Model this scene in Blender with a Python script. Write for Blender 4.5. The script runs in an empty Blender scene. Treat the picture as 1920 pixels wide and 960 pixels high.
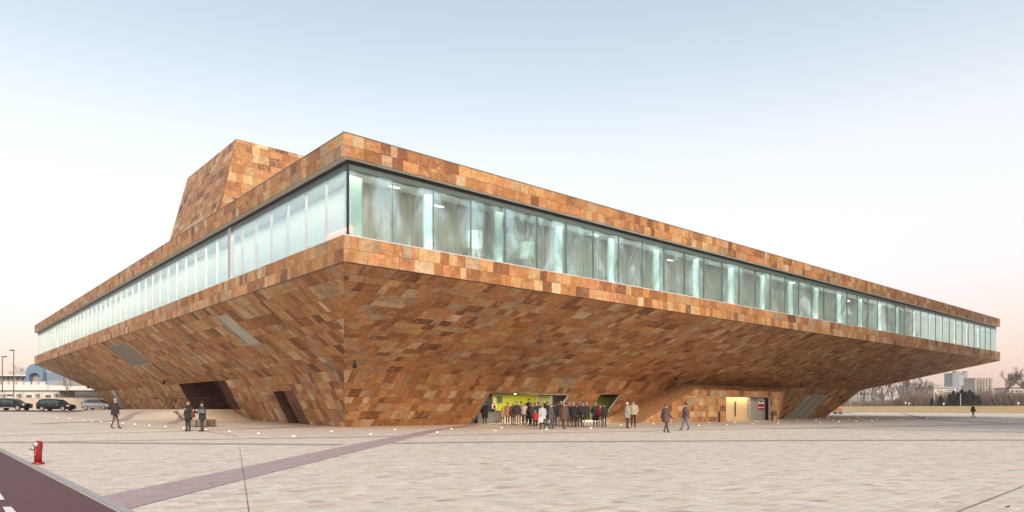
import bpy, bmesh, math, random
import numpy as np
from mathutils import Vector, Matrix

random.seed(7)
rng = np.random.default_rng(7)
S = bpy.context.scene
COL = S.collection

# ------------------------------------------------------------------ camera
F, CX, HY, CH = 1300.0, 960.0, 765.0, 1.32      # focal length, centre column, horizon row (1920 px wide photo), eye height
cam_d = bpy.data.cameras.new('camera')
cam = bpy.data.objects.new('camera', cam_d); COL.objects.link(cam)
cam.location = (0, 0, CH); cam.rotation_euler = (math.radians(90), 0, 0)
cam_d.sensor_width = 36; cam_d.lens = F / 1920 * 36
cam_d.shift_y = (HY - 480) / 1920
cam_d.clip_start = 0.1; cam_d.clip_end = 6000
S.camera = cam

# ------------------------------------------------------------------ sky, sun, exposure
SUN_AZ, SUN_EL = math.radians(158), math.radians(26)     # azimuth clockwise from +Y: behind the camera, to the right
w = bpy.data.worlds.new('World'); S.world = w; w.use_nodes = True
nt = w.node_tree; N = nt.nodes; L = nt.links
N.clear()
out = N.new('ShaderNodeOutputWorld'); add = N.new('ShaderNodeAddShader')
b1 = N.new('ShaderNodeBackground'); b2 = N.new('ShaderNodeBackground')
sky = N.new('ShaderNodeTexSky'); sky.sky_type = 'NISHITA'; sky.sun_disc = False
sky.sun_elevation = SUN_EL; sky.sun_rotation = SUN_AZ
sky.altitude = 150; sky.air_density = 1.0; sky.dust_density = 1.5; sky.ozone_density = 1.0
b1.inputs[1].default_value = 0.05
L.new(sky.outputs[0], b1.inputs[0])
tc = N.new('ShaderNodeTexCoord'); sep = N.new('ShaderNodeSeparateXYZ'); ramp = N.new('ShaderNodeValToRGB')
L.new(tc.outputs['Generated'], sep.inputs[0])
L.new(sep.outputs['Z'], ramp.inputs[0])
stops = [(0.0, (.80, .46, .40)), (.035, (.87, .51, .42)), (.075, (.94, .62, .505)), (.12, (.99, .745, .63)), (.18, (1.02, .89, .81)),
         (.26, (1.01, .96, .905)), (.34, (.935, .93, .89)), (.43, (.70, .755, .78)), (.53, (.52, .60, .67)), (1.0, (.46, .495, .53))]
el = ramp.color_ramp.elements
while len(el) < len(stops): el.new(0.5)
for e, (p, c) in zip(el, stops):
    e.position = p; e.color = (*c, 1)
L.new(ramp.outputs[0], b2.inputs[0]); b2.inputs[1].default_value = 0.61
L.new(b1.outputs[0], add.inputs[0]); L.new(b2.outputs[0], add.inputs[1]); L.new(add.outputs[0], out.inputs[0])
sd = bpy.data.lights.new('sun', 'SUN'); sd.energy = 2.6; sd.angle = math.radians(16); sd.color = (1.0, .83, .66)
sun = bpy.data.objects.new('sun', sd); COL.objects.link(sun)
sdir = Vector((math.sin(SUN_AZ) * math.cos(SUN_EL), math.cos(SUN_AZ) * math.cos(SUN_EL), math.sin(SUN_EL)))
sun.rotation_euler = (-sdir).to_track_quat('-Z', 'Y').to_euler()
S.view_settings.view_transform = 'Standard'; S.view_settings.look = 'None'
S.view_settings.exposure = 0.48; S.view_settings.gamma = 1.0
S.cycles.max_bounces = 8; S.cycles.transparent_max_bounces = 16
S.cycles.use_denoising = True
S.cycles.sample_clamp_indirect = 6

# ------------------------------------------------------------------ materials
def mat(name, col, rough=.7, metal=0., var=.0, scale=3., bump=0., spec=.5, emit=None, estr=1.):
    m = bpy.data.materials.new(name); m.use_nodes = True
    t = m.node_tree; p = t.nodes['Principled BSDF']
    p.inputs['Base Color'].default_value = (*col, 1); p.inputs['Roughness'].default_value = rough
    p.inputs['Metallic'].default_value = metal; p.inputs['Specular IOR Level'].default_value = spec
    if emit:
        p.inputs['Emission Color'].default_value = (*emit, 1); p.inputs['Emission Strength'].default_value = estr
    if var or bump:
        g = t.nodes.new('ShaderNodeNewGeometry'); n = t.nodes.new('ShaderNodeTexNoise')
        n.inputs['Scale'].default_value = scale; n.inputs['Detail'].default_value = 5; n.inputs['Roughness'].default_value = .65
        t.links.new(g.outputs['Position'], n.inputs['Vector'])
        if var:
            mr = t.nodes.new('ShaderNodeMapRange'); mr.inputs[1].default_value = .3; mr.inputs[2].default_value = .7
            mr.inputs[3].default_value = 1 - var; mr.inputs[4].default_value = 1 + var
            mx = t.nodes.new('ShaderNodeMix'); mx.data_type = 'RGBA'; mx.blend_type = 'MULTIPLY'; mx.inputs[0].default_value = 1
            mx.inputs[6].default_value = (*col, 1)
            t.links.new(n.outputs['Fac'], mr.inputs[0]); t.links.new(mr.outputs[0], mx.inputs[7])
            t.links.new(mx.outputs[2], p.inputs['Base Color'])
        if bump:
            b = t.nodes.new('ShaderNodeBump'); b.inputs['Strength'].default_value = bump; b.inputs['Distance'].default_value = .05
            t.links.new(n.outputs['Fac'], b.inputs['Height']); t.links.new(b.outputs[0], p.inputs['Normal'])
    return m

def attr_stone(name, rough, amount, scale, veins, bump=.15):
    """stone whose base colour is stored per piece in the attribute Col, with grain of its own"""
    m = bpy.data.materials.new(name); m.use_nodes = True
    t = m.node_tree; n = t.nodes; l = t.links; p = n['Principled BSDF']
    a = n.new('ShaderNodeAttribute'); a.attribute_name = 'Col'
    g = n.new('ShaderNodeNewGeometry')
    sc = n.new('ShaderNodeVectorMath'); sc.operation = 'SCALE'; sc.inputs['Scale'].default_value = 37
    l.new(a.outputs['Color'], sc.inputs[0])
    ad = n.new('ShaderNodeVectorMath'); ad.operation = 'ADD'
    l.new(g.outputs['Position'], ad.inputs[0]); l.new(sc.outputs[0], ad.inputs[1])
    n1 = n.new('ShaderNodeTexNoise'); n1.inputs['Scale'].default_value = scale; n1.inputs['Detail'].default_value = 8
    n1.inputs['Roughness'].default_value = .68; n1.inputs['Distortion'].default_value = .8
    l.new(ad.outputs[0], n1.inputs['Vector'])
    n2 = n.new('ShaderNodeTexNoise'); n2.inputs['Scale'].default_value = scale * .45; n2.inputs['Detail'].default_value = 3
    n2.inputs['Distortion'].default_value = 1.6
    l.new(ad.outputs[0], n2.inputs['Vector'])
    mr = n.new('ShaderNodeMapRange'); mr.inputs[1].default_value = .28; mr.inputs[2].default_value = .72
    mr.inputs[3].default_value = 1 - amount; mr.inputs[4].default_value = 1 + amount
    l.new(n1.outputs['Fac'], mr.inputs[0])
    mx = n.new('ShaderNodeMix'); mx.data_type = 'RGBA'; mx.blend_type = 'MULTIPLY'; mx.inputs[0].default_value = 1
    l.new(a.outputs['Color'], mx.inputs[6]); l.new(mr.outputs[0], mx.inputs[7])
    vr = n.new('ShaderNodeMapRange'); vr.inputs[1].default_value = .56; vr.inputs[2].default_value = .70; vr.inputs[4].default_value = .6
    l.new(n2.outputs['Fac'], vr.inputs[0])
    mv = n.new('ShaderNodeMix'); mv.data_type = 'RGBA'; mv.inputs[7].default_value = (*veins, 1)
    l.new(vr.outputs[0], mv.inputs[0]); l.new(mx.outputs[2], mv.inputs[6])
    l.new(mv.outputs[2], p.inputs['Base Color'])
    p.inputs['Roughness'].default_value = rough; p.inputs['Specular IOR Level'].default_value = .35
    b = n.new('ShaderNodeBump'); b.inputs['Strength'].default_value = bump; b.inputs['Distance'].default_value = .02
    l.new(n1.outputs['Fac'], b.inputs['Height']); l.new(b.outputs[0], p.inputs['Normal'])
    return m

def glass_mat(name, tint, refl, rough=.0):
    m = bpy.data.materials.new(name); m.use_nodes = True
    t = m.node_tree; n = t.nodes; l = t.links; n.clear()
    o = n.new('ShaderNodeOutputMaterial'); mx = n.new('ShaderNodeMixShader')
    tr = n.new('ShaderNodeBsdfTransparent'); tr.inputs[0].default_value = (*tint, 1)
    gl = n.new('ShaderNodeBsdfGlossy'); gl.inputs['Roughness'].default_value = rough; gl.inputs[0].default_value = (.84, .97, 1, 1)
    fr = n.new('ShaderNodeLayerWeight'); fr.inputs[0].default_value = .35
    mr = n.new('ShaderNodeMapRange'); mr.inputs[3].default_value = refl; mr.inputs[4].default_value = .55
    l.new(fr.outputs['Fresnel'], mr.inputs[0]); l.new(mr.outputs[0], mx.inputs[0])
    l.new(tr.outputs[0], mx.inputs[1]); l.new(gl.outputs[0], mx.inputs[2]); l.new(mx.outputs[0], o.inputs[0])
    return m

def curtain_mat(name, col):
    m = bpy.data.materials.new(name); m.use_nodes = True
    t = m.node_tree; n = t.nodes; l = t.links; n.clear()
    o = n.new('ShaderNodeOutputMaterial'); mx = n.new('ShaderNodeMixShader'); mx.inputs[0].default_value = .4
    d = n.new('ShaderNodeBsdfDiffuse'); tr = n.new('ShaderNodeBsdfTranslucent')
    d.inputs[0].default_value = (*col, 1); tr.inputs[0].default_value = (*col, 1)
    l.new(d.outputs[0], mx.inputs[1]); l.new(tr.outputs[0], mx.inputs[2]); l.new(mx.outputs[0], o.inputs[0])
    return m

def paving_mat(name, rot):
    m = bpy.data.materials.new(name); m.use_nodes = True
    t = m.node_tree; n = t.nodes; l = t.links; p = n['Principled BSDF']
    g = n.new('ShaderNodeNewGeometry'); mp = n.new('ShaderNodeMapping'); mp.inputs['Rotation'].default_value = (0, 0, rot)
    l.new(g.outputs['Position'], mp.inputs['Vector'])
    b = n.new('ShaderNodeTexBrick'); b.inputs['Scale'].default_value = 1; b.offset = .5
    b.inputs['Brick Width'].default_value = .28; b.inputs['Row Height'].default_value = .22; b.inputs['Mortar Size'].default_value = .006
    b.inputs['Color1'].default_value = (.65, .562, .475, 1); b.inputs['Color2'].default_value = (.60, .51, .425, 1)
    b.inputs['Mortar'].default_value = (.42, .36, .31, 1)
    l.new(mp.outputs[0], b.inputs['Vector'])
    n1 = n.new('ShaderNodeTexNoise'); n1.inputs['Scale'].default_value = .5; n1.inputs['Detail'].default_value = 6
    l.new(g.outputs['Position'], n1.inputs['Vector'])
    mr = n.new('ShaderNodeMapRange'); mr.inputs[1].default_value = .3; mr.inputs[2].default_value = .7; mr.inputs[3].default_value = .9; mr.inputs[4].default_value = 1.08
    l.new(n1.outputs['Fac'], mr.inputs[0])
    mx = n.new('ShaderNodeMix'); mx.data_type = 'RGBA'; mx.blend_type = 'MULTIPLY'; mx.inputs[0].default_value = 1
    l.new(b.outputs['Color'], mx.inputs[6]); l.new(mr.outputs[0], mx.inputs[7]); l.new(mx.outputs[2], p.inputs['Base Color'])
    p.inputs['Roughness'].default_value = .7; p.inputs['Specular IOR Level'].default_value = .3
    return m

M = dict(
    stone=attr_stone('cladding_stone', .62, .42, 2.6, (.54, .37, .22), .3),
    backing=mat('cladding_backing', (.13, .07, .04), .9),
    paver=attr_stone('paver_stone', .7, .10, 3.0, (.52, .47, .42), .05),
    grout=None,
    lilac=mat('lilac_paving', (.41, .30, .30), .75, var=.14, scale=2.2, bump=.05),
    earth=mat('far_ground', (.20, .17, .13), .95, var=.3, scale=.05),
    asphalt=mat('asphalt', (.16, .155, .16), .9, var=.15, scale=1.2),
    redlane=mat('red_asphalt', (.125, .052, .058), .85, var=.22, scale=9, bump=.25),
    kerb=mat('kerb_stone', (.36, .36, .36), .8, var=.12, scale=6),
    paint=mat('white_paint', (.78, .77, .74), .6, var=.08, scale=9),
    black=mat('black_metal', (.02, .02, .022), .45),
    darkgrey=mat('dark_grey_metal', (.07, .08, .08), .4),
    cap=mat('parapet_metal', (.20, .20, .20), .5, metal=.6),
    sill=mat('white_sill', (.72, .71, .72), .4),
    transom=mat('green_grey_frame', (.10, .135, .125), .35),
    mullion=mat('mullion_grey', (.13, .16, .16), .35, metal=.3),
    mint=mat('pale_column', (.56, .67, .645), .6, var=.03),
    lilacpanel=mat('grey_lilac_panel', (.46, .45, .48), .5),
    glass=glass_mat('facade_glass', (.85, .945, .94), .20, .035),
    glassl=glass_mat('left_glass', (.95, .975, .96), .12, .03),
    palemullion=mat('pale_mullion', (.66, .67, .63), .5),
    glass2=glass_mat('sloping_glass', (.62, .78, .70), .10),
    curtain2=curtain_mat('sheer_brown_cloth', (.60, .545, .50)),
    curtain=curtain_mat('curtain_cloth', (.80, .84, .82)),
    frosted=mat('frosted_glass', (.40, .44, .37), .25, var=.12, scale=1.5),
    louvre=mat('grey_louvre', (.20, .18, .155), .5),
    ceilw=mat('interior_ceiling', (.62, .62, .58), .8),
    floori=mat('interior_floor', (.35, .30, .25), .6),
    corten=mat('corten_steel', (.12, .046, .032), .7, var=.35, scale=2.5),
    cortend=mat('corten_steel_red', (.17, .072, .052), .65, var=.25, scale=2.5),
    step=mat('step_stone', (.52, .42, .32), .75, var=.12, scale=1.3),
    wood=mat('light_wood', (.62, .47, .26), .45, var=.08, scale=1.2),
    greyp=mat('grey_panel', (.30, .29, .27), .5),
    lime=mat('lime_wall', (.47, .50, .012), .5),
    olive=mat('olive_wall', (.22, .24, .05), .5),
    steel=mat('brushed_steel', (.50, .51, .52), .35, metal=.9),
    rustrail=mat('brown_rail', (.06, .034, .032), .5),
    red=mat('red_paint', (.28, .010, .018), .35, var=.1, scale=14),
    silver=mat('silver_cap', (.60, .60, .58), .35, metal=.6),
    bulb=mat('uplight_glow', (1, .8, .5), .5, emit=(1, .72, .36), estr=8),
    lampglow=mat('ceiling_glow', (1, .8, .5), .5, emit=(1, .80, .52), estr=8),
    redglow=mat('red_glow', (1, .3, .2), .5, emit=(1, .12, .07), estr=4),
    shade=mat('lamp_shade', (.80, .82, .78), .7),
    wallbeige=mat('beige_wall', (.58, .50, .40), .85, var=.07, scale=.7),
    wallochre=mat('ochre_wall', (.70, .52, .30), .85, var=.06, scale=.4),
    white=mat('white_render', (.68, .64, .60), .85, var=.06, scale=.5),
    cabin=mat('cabin_grey', (.55, .54, .53), .7, var=.04),
    bluearch=mat('blue_metal', (.15, .235, .34), .5, var=.05),
    bluesheet=mat('pale_blue_sheet', (.29, .35, .44), .5),
    concrete=mat('concrete', (.33, .31, .29), .9, var=.1, scale=.6),
    grey_far=mat('silo_grey', (.34, .35, .37), .8, var=.05, scale=.1),
    beige_far=mat('mill_beige', (.48, .43, .34), .85, var=.08, scale=.15),
    roofred=mat('roof_red', (.30, .16, .12), .9),
    window=mat('dark_window', (.05, .06, .07), .2),
    bark=mat('bark', (.115, .085, .07), .9),
    twig=mat('twigs', (.20, .145, .12), .9),
    twigp=mat('pale_twigs', (.32, .245, .205), .9),
    conifer=mat('conifer_green', (.030, .055, .030), .9, var=.4, scale=.6),
    yellow=mat('yellow_sheet', (.55, .36, .06), .6),
    orange=mat('orange_net', (.55, .20, .05), .7),
    skin=mat('skin', (.50, .30, .22), .6),
    tyre=mat('tyre', (.02, .02, .02), .8),
    carglass=mat('car_glass', (.05, .075, .07), .08),
    tail=mat('tail_light', (.45, .02, .02), .3),
    head=mat('head_light', (.65, .65, .65), .15),
    cream=mat('poster_white', (.72, .70, .66), .6),
    posterred=mat('poster_red', (.38, .015, .03), .6),
)

# ------------------------------------------------------------------ mesh helpers
def link(name, me, parent=None):
    o = bpy.data.objects.new(name, me); COL.objects.link(o)
    if parent: o.parent = parent
    return o
def tag(o, label=None, cat=None, group=None, kind=None):
    if label: o['label'] = label
    if cat: o['category'] = cat
    if group: o['group'] = group
    if kind: o['kind'] = kind
    return o
def empty(name, loc=(0, 0, 0), rz=0):
    o = bpy.data.objects.new(name, None); COL.objects.link(o); o.location = loc; o.rotation_euler = (0, 0, rz)
    o.empty_display_size = .3
    return o
class MB:
    """collects polygons; build() links them as one mesh object"""
    def __init__(s): s.v = []; s.f = []; s.c = []; s.mi = []
    def poly(s, pts, col=None, mi=0):
        b = len(s.v); s.v += [tuple(p) for p in pts]; s.f.append(tuple(range(b, b + len(pts)))); s.mi.append(mi)
        s.c += [col or (1, 1, 1)] * len(pts)
    def grid(s, rows, close=False, caps=False, mi=0):
        b = len(s.v); n = len(rows[0])
        for r in rows:
            s.v += [tuple(p) for p in r]; s.c += [(1, 1, 1)] * n
        for i in range(len(rows) - 1):
            for j in range(n if close else n - 1):
                k = (j + 1) % n
                s.f.append((b + i * n + j, b + i * n + k, b + (i + 1) * n + k, b + (i + 1) * n + j)); s.mi.append(mi)
        if caps:
            s.f.append(tuple(b + j for j in range(n))[::-1]); s.f.append(tuple(b + (len(rows) - 1) * n + j for j in range(n))); s.mi += [mi, mi]
    def box(s, x0, x1, y0, y1, z0, z1, fn=None, mi=0):
        P = [(x0, y0, z0), (x1, y0, z0), (x1, y1, z0), (x0, y1, z0), (x0, y0, z1), (x1, y0, z1), (x1, y1, z1), (x0, y1, z1)]
        if fn: P = [fn(*p) for p in P]
        b = len(s.v); s.v += [tuple(p) for p in P]; s.c += [(1, 1, 1)] * 8
        for f in ((0, 3, 2, 1), (4, 5, 6, 7), (0, 1, 5, 4), (1, 2, 6, 5), (2, 3, 7, 6), (3, 0, 4, 7)):
            s.f.append(tuple(b + i for i in f)); s.mi.append(mi)
    def tube(s, pts, rad, n=6, mi=0, caps=True):
        pts = [Vector(p) for p in pts]
        if not hasattr(rad, '__len__'): rad = [rad] * len(pts)
        rows = []
        for i, p in enumerate(pts):
            d = (pts[min(i + 1, len(pts) - 1)] - pts[max(i - 1, 0)])
            d = d.normalized() if d.length > 1e-9 else Vector((0, 0, 1))
            a = Vector((0, 0, 1)) if abs(d.z) < .9 else Vector((1, 0, 0))
            x = d.cross(a).normalized(); y = d.cross(x)
            rows.append([p + (x * math.cos(2 * math.pi * k / n) + y * math.sin(2 * math.pi * k / n)) * rad[i] for k in range(n)])
        s.grid(rows, True, caps, mi)
    def lathe(s, prof, n=16, c=(0, 0, 0), mi=0):
        rows = [[(c[0] + r * math.cos(2 * math.pi * k / n), c[1] + r * math.sin(2 * math.pi * k / n), c[2] + z) for k in range(n)] for r, z in prof]
        s.grid(rows, True, True, mi)
    def mesh(s, name, mats, smooth=False, col=False):
        me = bpy.data.meshes.new(name); me.from_pydata(s.v, [], s.f)
        if not isinstance(mats, (list, tuple)): mats = [mats]
        for m in mats: me.materials.append(m)
        if len(mats) > 1: me.polygons.foreach_set('material_index', s.mi)
        if smooth: me.polygons.foreach_set('use_smooth', [True] * len(s.f))
        if col:
            ca = me.color_attributes.new('Col', 'FLOAT_COLOR', 'POINT')
            arr = np.ones((len(s.v), 4), np.float32); arr[:, :3] = np.array(s.c)
            ca.data.foreach_set('color', arr.ravel())
        me.update(); return me
    def build(s, name, mats, parent=None, smooth=False, col=False):
        return link(name, s.mesh(name, mats, smooth, col), parent)

# ------------------------------------------------------------------ where things stand
RX, RY = .7555, .6552            # direction of the right facade
LX, LY = -.6597, .7516           # direction of the left facade
D0 = 33.0
C0 = Vector(((645 - CX) / F * D0, D0, 0))
DET = RX * LY - RY * LX
def B(u, v, z): return Vector((C0.x + u * RX + v * LX, C0.y + u * RY + v * LY, z))
def UV(x, y):
    dx, dy = x - C0.x, y - C0.y
    return ((dx * LY - dy * LX) / DET, (RX * dy - RY * dx) / DET)
def ray(px, py): return Vector(((px - CX) / F, 1, (HY - py) / F))
def at(px, py, depth): return Vector((0, 0, CH)) + ray(px, py) * depth
def proj(p): return (CX + F * p[0] / p[1], HY - F * (p[2] - CH) / p[1])
def sm(a, b, x):
    t = min(1, max(0, (x - a) / (b - a))); return t * t * (3 - 2 * t)
UB, VB = UV((647 - CX) / F * 49.03, 49.03)      # foot of the corner
UK, VK = UV((645 - CX) / F * 45.0, 45.0)        # fold between sloping wall and soffit
ZK = CH + (HY - 693.5) / F * 45.0
def gz(x, y):
    """ground height: a flat square that rises gently beside the left facade, with a mound at the entrance"""
    u, v = UV(x, y)
    g = .0132 * max(0, v - 17) * (1 - sm(20, 60, u))
    g = min(g, 1.05)
    wv = sm(VB + 20, VB + 24, v) * (1 - .15 * sm(VB + 40, VB + 75, v))
    t = min(1, max(0, (u + 5.0) / 8.0))
    if u < 20: g = max(g, 1.18 * wv * t)
    return g
def ground(px, py):
    d = ray(px, py); t = max(5.0, CH / max(1e-4, -d.z))
    lo, hi = 4.0, 400.0
    f = lambda s: CH + d.z * s - gz(d.x * s, s)
    s = 4.0
    while s < 400 and f(s) > 0: s += .5
    lo, hi = s - .5, s
    for _ in range(30):
        m = (lo + hi) / 2
        if f(m) > 0: lo = m
        else: hi = m
    return Vector((d.x * lo, lo, gz(d.x * lo, lo)))

def sheet(name, xs, ys, dz, m, keep=None):
    mb = MB(); idx = {}
    xs = list(xs); ys = list(ys)
    V = [(x, y, gz(x, y) + dz) for y in ys for x in xs]
    Fc = []
    for j in range(len(ys) - 1):
        for i in range(len(xs) - 1):
            if keep is None or keep((xs[i] + xs[i + 1]) / 2, (ys[j] + ys[j + 1]) / 2):
                a = j * len(xs) + i; Fc.append((a, a + 1, a + 1 + len(xs), a + len(xs)))
    me = bpy.data.meshes.new(name); me.from_pydata(V, [], Fc); me.materials.append(m)
    me.polygons.foreach_set('use_smooth', [True] * len(Fc)); me.update()
    return link(name, me)
def steps_(segs):
    r = []
    for a, b, st in segs: r += list(np.arange(a, b, st))
    return r
ROT = math.atan2(RY, RX)
M['grout'] = paving_mat('paving', -ROT)
gx = steps_([(-3000, -300, 300), (-300, -100, 25), (-100, 20, 1.5), (20, 300, 20), (300, 3001, 300)])
gy = steps_([(-400, -20, 60), (-20, 30, 10), (30, 130, 1.5), (130, 400, 30), (400, 4001, 400)])
o = sheet('ground', gx, gy, -.25, M['earth']); tag(o, kind='structure')
# the square
px_ = steps_([(-100, 20, .75), (20, 240, 11)]); py_ = steps_([(-20, 30, 5), (30, 120, .75), (120, 260, 14)])
KL = [ground(0, 845), ground(226, 960)]         # kerb line of the red lane
kdir = (KL[1] - KL[0]).normalized(); kn = Vector((-kdir.y, kdir.x, 0))
if kn.dot(Vector((1, 0, 0))) < 0: kn = -kn     # points to the square
def side(x, y): return (Vector((x, y, 0)) - Vector((KL[0].x, KL[0].y, 0))).dot(kn)
plaza = sheet('plaza', px_, py_, -.012, M['grout'], lambda x, y: side(x, y) > -3); tag(plaza, kind='structure')

# red lane, kerb, dashes
A = KL[0] - kdir * 60; Bp = KL[1] + kdir * 25
mb = MB(); n = -kn
mb.poly([A + n * .02 + Vector((0, 0, -.004)), Bp + n * .02 + Vector((0, 0, -.004)), Bp + n * 14 + Vector((0, 0, -.004)), A + n * 14 + Vector((0, 0, -.004))])
tag(mb.build('cycle_lane', M['redlane']), kind='structure')
kroot = empty('kerb', (0, 0, 0)); tag(kroot, kind='structure')
klen = (Bp - A).length; kk = 0
kme = MB(); kme.box(0.006, .994, 0.02, .13, -.1, .012); kme = kme.mesh('kerb_stone', M['kerb'])
for i in range(int(klen)):
    c = A + kdir * i
    if 2 < c.y < 60:
        k = link('kerb_stone', kme, kroot); k.matrix_world = Matrix.Translation(c) @ Matrix(((kdir.x, kn.x, 0, 0), (kdir.y, kn.y, 0, 0), (0, 0, 1, 0), (0, 0, 0, 1)))
def drape(name, line, width, m, dz=.008, step=1.0):
    mb = MB(); rows = []
    for (a, b) in zip(line[:-1], line[1:]):
        nn = max(2, int((b - a).length / step))
        d = (b - a); d.z = 0; d.normalize(); q = Vector((-d.y, d.x, 0))
        wa, wb = (width, width) if not isinstance(width, tuple) else width
        for k in range(nn + 1):
            t = k / nn; c = a.lerp(b, t); ww = wa + (wb - wa) * t
            r = []
            for sgn in (-1, -.33, .33, 1):
                p = c + q * sgn * ww / 2; r.append(Vector((p.x, p.y, gz(p.x, p.y) + dz)))
            rows.append(r)
    mb.grid(rows)
    return mb.build(name, m)
def quad_dash(pts):
    mb = MB(); mb.poly([p + Vector((0, 0, .006)) for p in pts]); return mb
for dash in ([(-14, 916), (-6, 916), (9, 937.5), (-2, 938)], [(5, 951), (21, 951), (40, 971), (16, 971)]):
    ob = quad_dash([ground(*q) for q in dash]).build('lane_dash', M['paint']); tag(ob, kind='structure')

# lilac bands in the paving
g_ = ground
mb = MB()
up = [(180, 933.7), (420, 884), (648.7, 836), (800, 807.5), (872, 797)]; dn = [(228.7, 958), (480, 894), (727.5, 832.5), (830, 806.5), (896, 797)]
for i in range(4):
    mb.poly([g_(*up[i]) + Vector((0, 0, .008)), g_(*dn[i]) + Vector((0, 0, .008)), g_(*dn[i + 1]) + Vector((0, 0, .008)), g_(*up[i + 1]) + Vector((0, 0, .008))])
tag(mb.build('paving_band', M['lilac']), kind='structure')
for line, wd, dz in (([(0, 829.2), (640, 834)], .8, .0095), ([(735, 831.5), (900, 829), (1500, 826), (1990, 825)], .72, .0095),
                 ([(60, 829), (446, 823), (742, 818.5), (1275, 806.6), (1700, 799), (1990, 793)], .55, .0065),
                 ([(0, 817), (345, 808.6), (500, 802.5), (636, 796.5)], .5, .0065),
                 ([(1549, 803.5), (1990, 812)], .5, .0095), ([(1691, 775), (1739, 786), (1920, 795.5), (1990, 799)], 1.0, .005),
                 ([(262, 772), (240, 783), (190, 790), (60, 795)], .7, .0095), ([(368, 770), (340, 784), (320, 794)], .7, .0065)):
    tag(drape('paving_band', [g_(*q) for q in line], wd, M['lilac'], dz), kind='structure')
for line, wd in (([(449, 838), (456, 884), (467, 962)], .010), ([(1795, 961), (1935, 906)], .022), ([(180, 793), (380, 808), (447, 818)], .06)):
    tag(drape('slot_drain', [g_(*q) for q in line], wd, M['black'], .011), kind='structure')
# street by the parked cars
q = [ground(-60, 781.5), ground(120, 781.5), ground(222, 779)]
st = drape('street', [at(-60, 775, 97), at(80, 775, 96), at(240, 775, 95)], 12.0, M['asphalt'], .012, 2.0); tag(st, kind='structure')

# ------------------------------------------------------------------ pavers as pieces
PAL_P = [((.66, .575, .487), 5), ((.635, .55, .462), 5), ((.60, .495, .41), 3), ((.625, .58, .52), 4), ((.55, .455, .375), 1.4), ((.44, .37, .31), .2), ((.68, .605, .52), 2)]
pw = np.array([p[1] for p in PAL_P]); pw = pw / pw.sum()
def pick(pal, w_):
    c = np.array(pal[rng.choice(len(pal), p=w_)][0]); c = c * (1 + rng.normal(0, .09 if pal is not PAL_P else .035)) * (1 + rng.normal(0, .012, 3))
    return tuple(np.clip(c, .01, .9))
def paver_ok(x, y):
    if y < 7.5 or y > 44 or abs(x) > .80 * y + 1.0: return False
    if side(x, y) < -.3: return False
    u, v = UV(x, y)
    if v > 16.5: return False
    return not (u > UB - .2 and v > VB - .2)
pavers = []
rowh = .22
u_lo, u_hi, v_lo, v_hi = -45, 60, -60, 17
v = v_lo
while v < v_hi:
    u = u_lo + rng.random() * .5
    while u < u_hi:
        ln = rng.choice([.18, .22, .30, .36])
        c = B(u + ln / 2, v + rowh / 2, 0)
        if paver_ok(c.x, c.y): pavers.append((u, v, ln))
        u += ln
    v += rowh
_s0 = side(*B(0, 0, 0)[:2]); _su = side(*B(1, 0, 0)[:2]) - _s0; _sv = side(*B(0, 1, 0)[:2]) - _s0
def clip(poly, a, b, c):       # keep a*x+b*y<=c
    res = []
    for i in range(len(poly)):
        p, q_ = poly[i], poly[(i + 1) % len(poly)]
        dp, dq = a * p[0] + b * p[1] - c, a * q_[0] + b * q_[1] - c
        if dp <= 1e-9: res.append(p)
        if (dp < -1e-9 and dq > 1e-9) or (dp > 1e-9 and dq < -1e-9):
            t = dp / (dp - dq); res.append((p[0] + (q_[0] - p[0]) * t, p[1] + (q_[1] - p[1]) * t))
    return res if len(res) >= 3 else []
def paver_faces(mb, u, v, ln, col):
    g, t, z = .0045, .006, rng.uniform(-.0006, .0006)
    p = clip([(u + g, v + g), (u + ln - g, v + g), (u + ln - g, v + rowh - g), (u + g, v + rowh - g)], -_su, -_sv, _s0 - .12)
    if not p: return
    cx, cy = sum(q[0] for q in p) / len(p), sum(q[1] for q in p) / len(p)
    a = [B(x, y, -.02) for x, y in p]; b = [B(x + math.copysign(min(.003, abs(cx - x)), cx - x), y + math.copysign(min(.003, abs(cy - y)), cy - y), z) for x, y in p]
    mb.poly(b, col)
    for i in range(len(a)):
        j = (i + 1) % len(a); mb.poly([a[i], a[j], b[j], b[i]], col)
vis = []
for i, (u, v, ln) in enumerate(pavers):
    c = B(u + ln / 2, v + .11, 0); x, y = proj(c)
    if 5 < x < 1915 and y < 955: vis.append((ln / c.y ** 3, i))
vis.sort(reverse=True); near = set(i for _, i in vis[:300])
rest = MB()
for i, (u, v, ln) in enumerate(pavers):
    col = pick(PAL_P, pw)
    if i in near:
        mb = MB(); paver_faces(mb, u, v, ln, col)
        if mb.v: ob = mb.build('paver', M['paver'], plaza, col=True)
    else: paver_faces(rest, u, v, ln, col)
o = rest.build('paver_field', M['paver'], plaza, col=True); o['kind'] = 'stuff'

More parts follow.
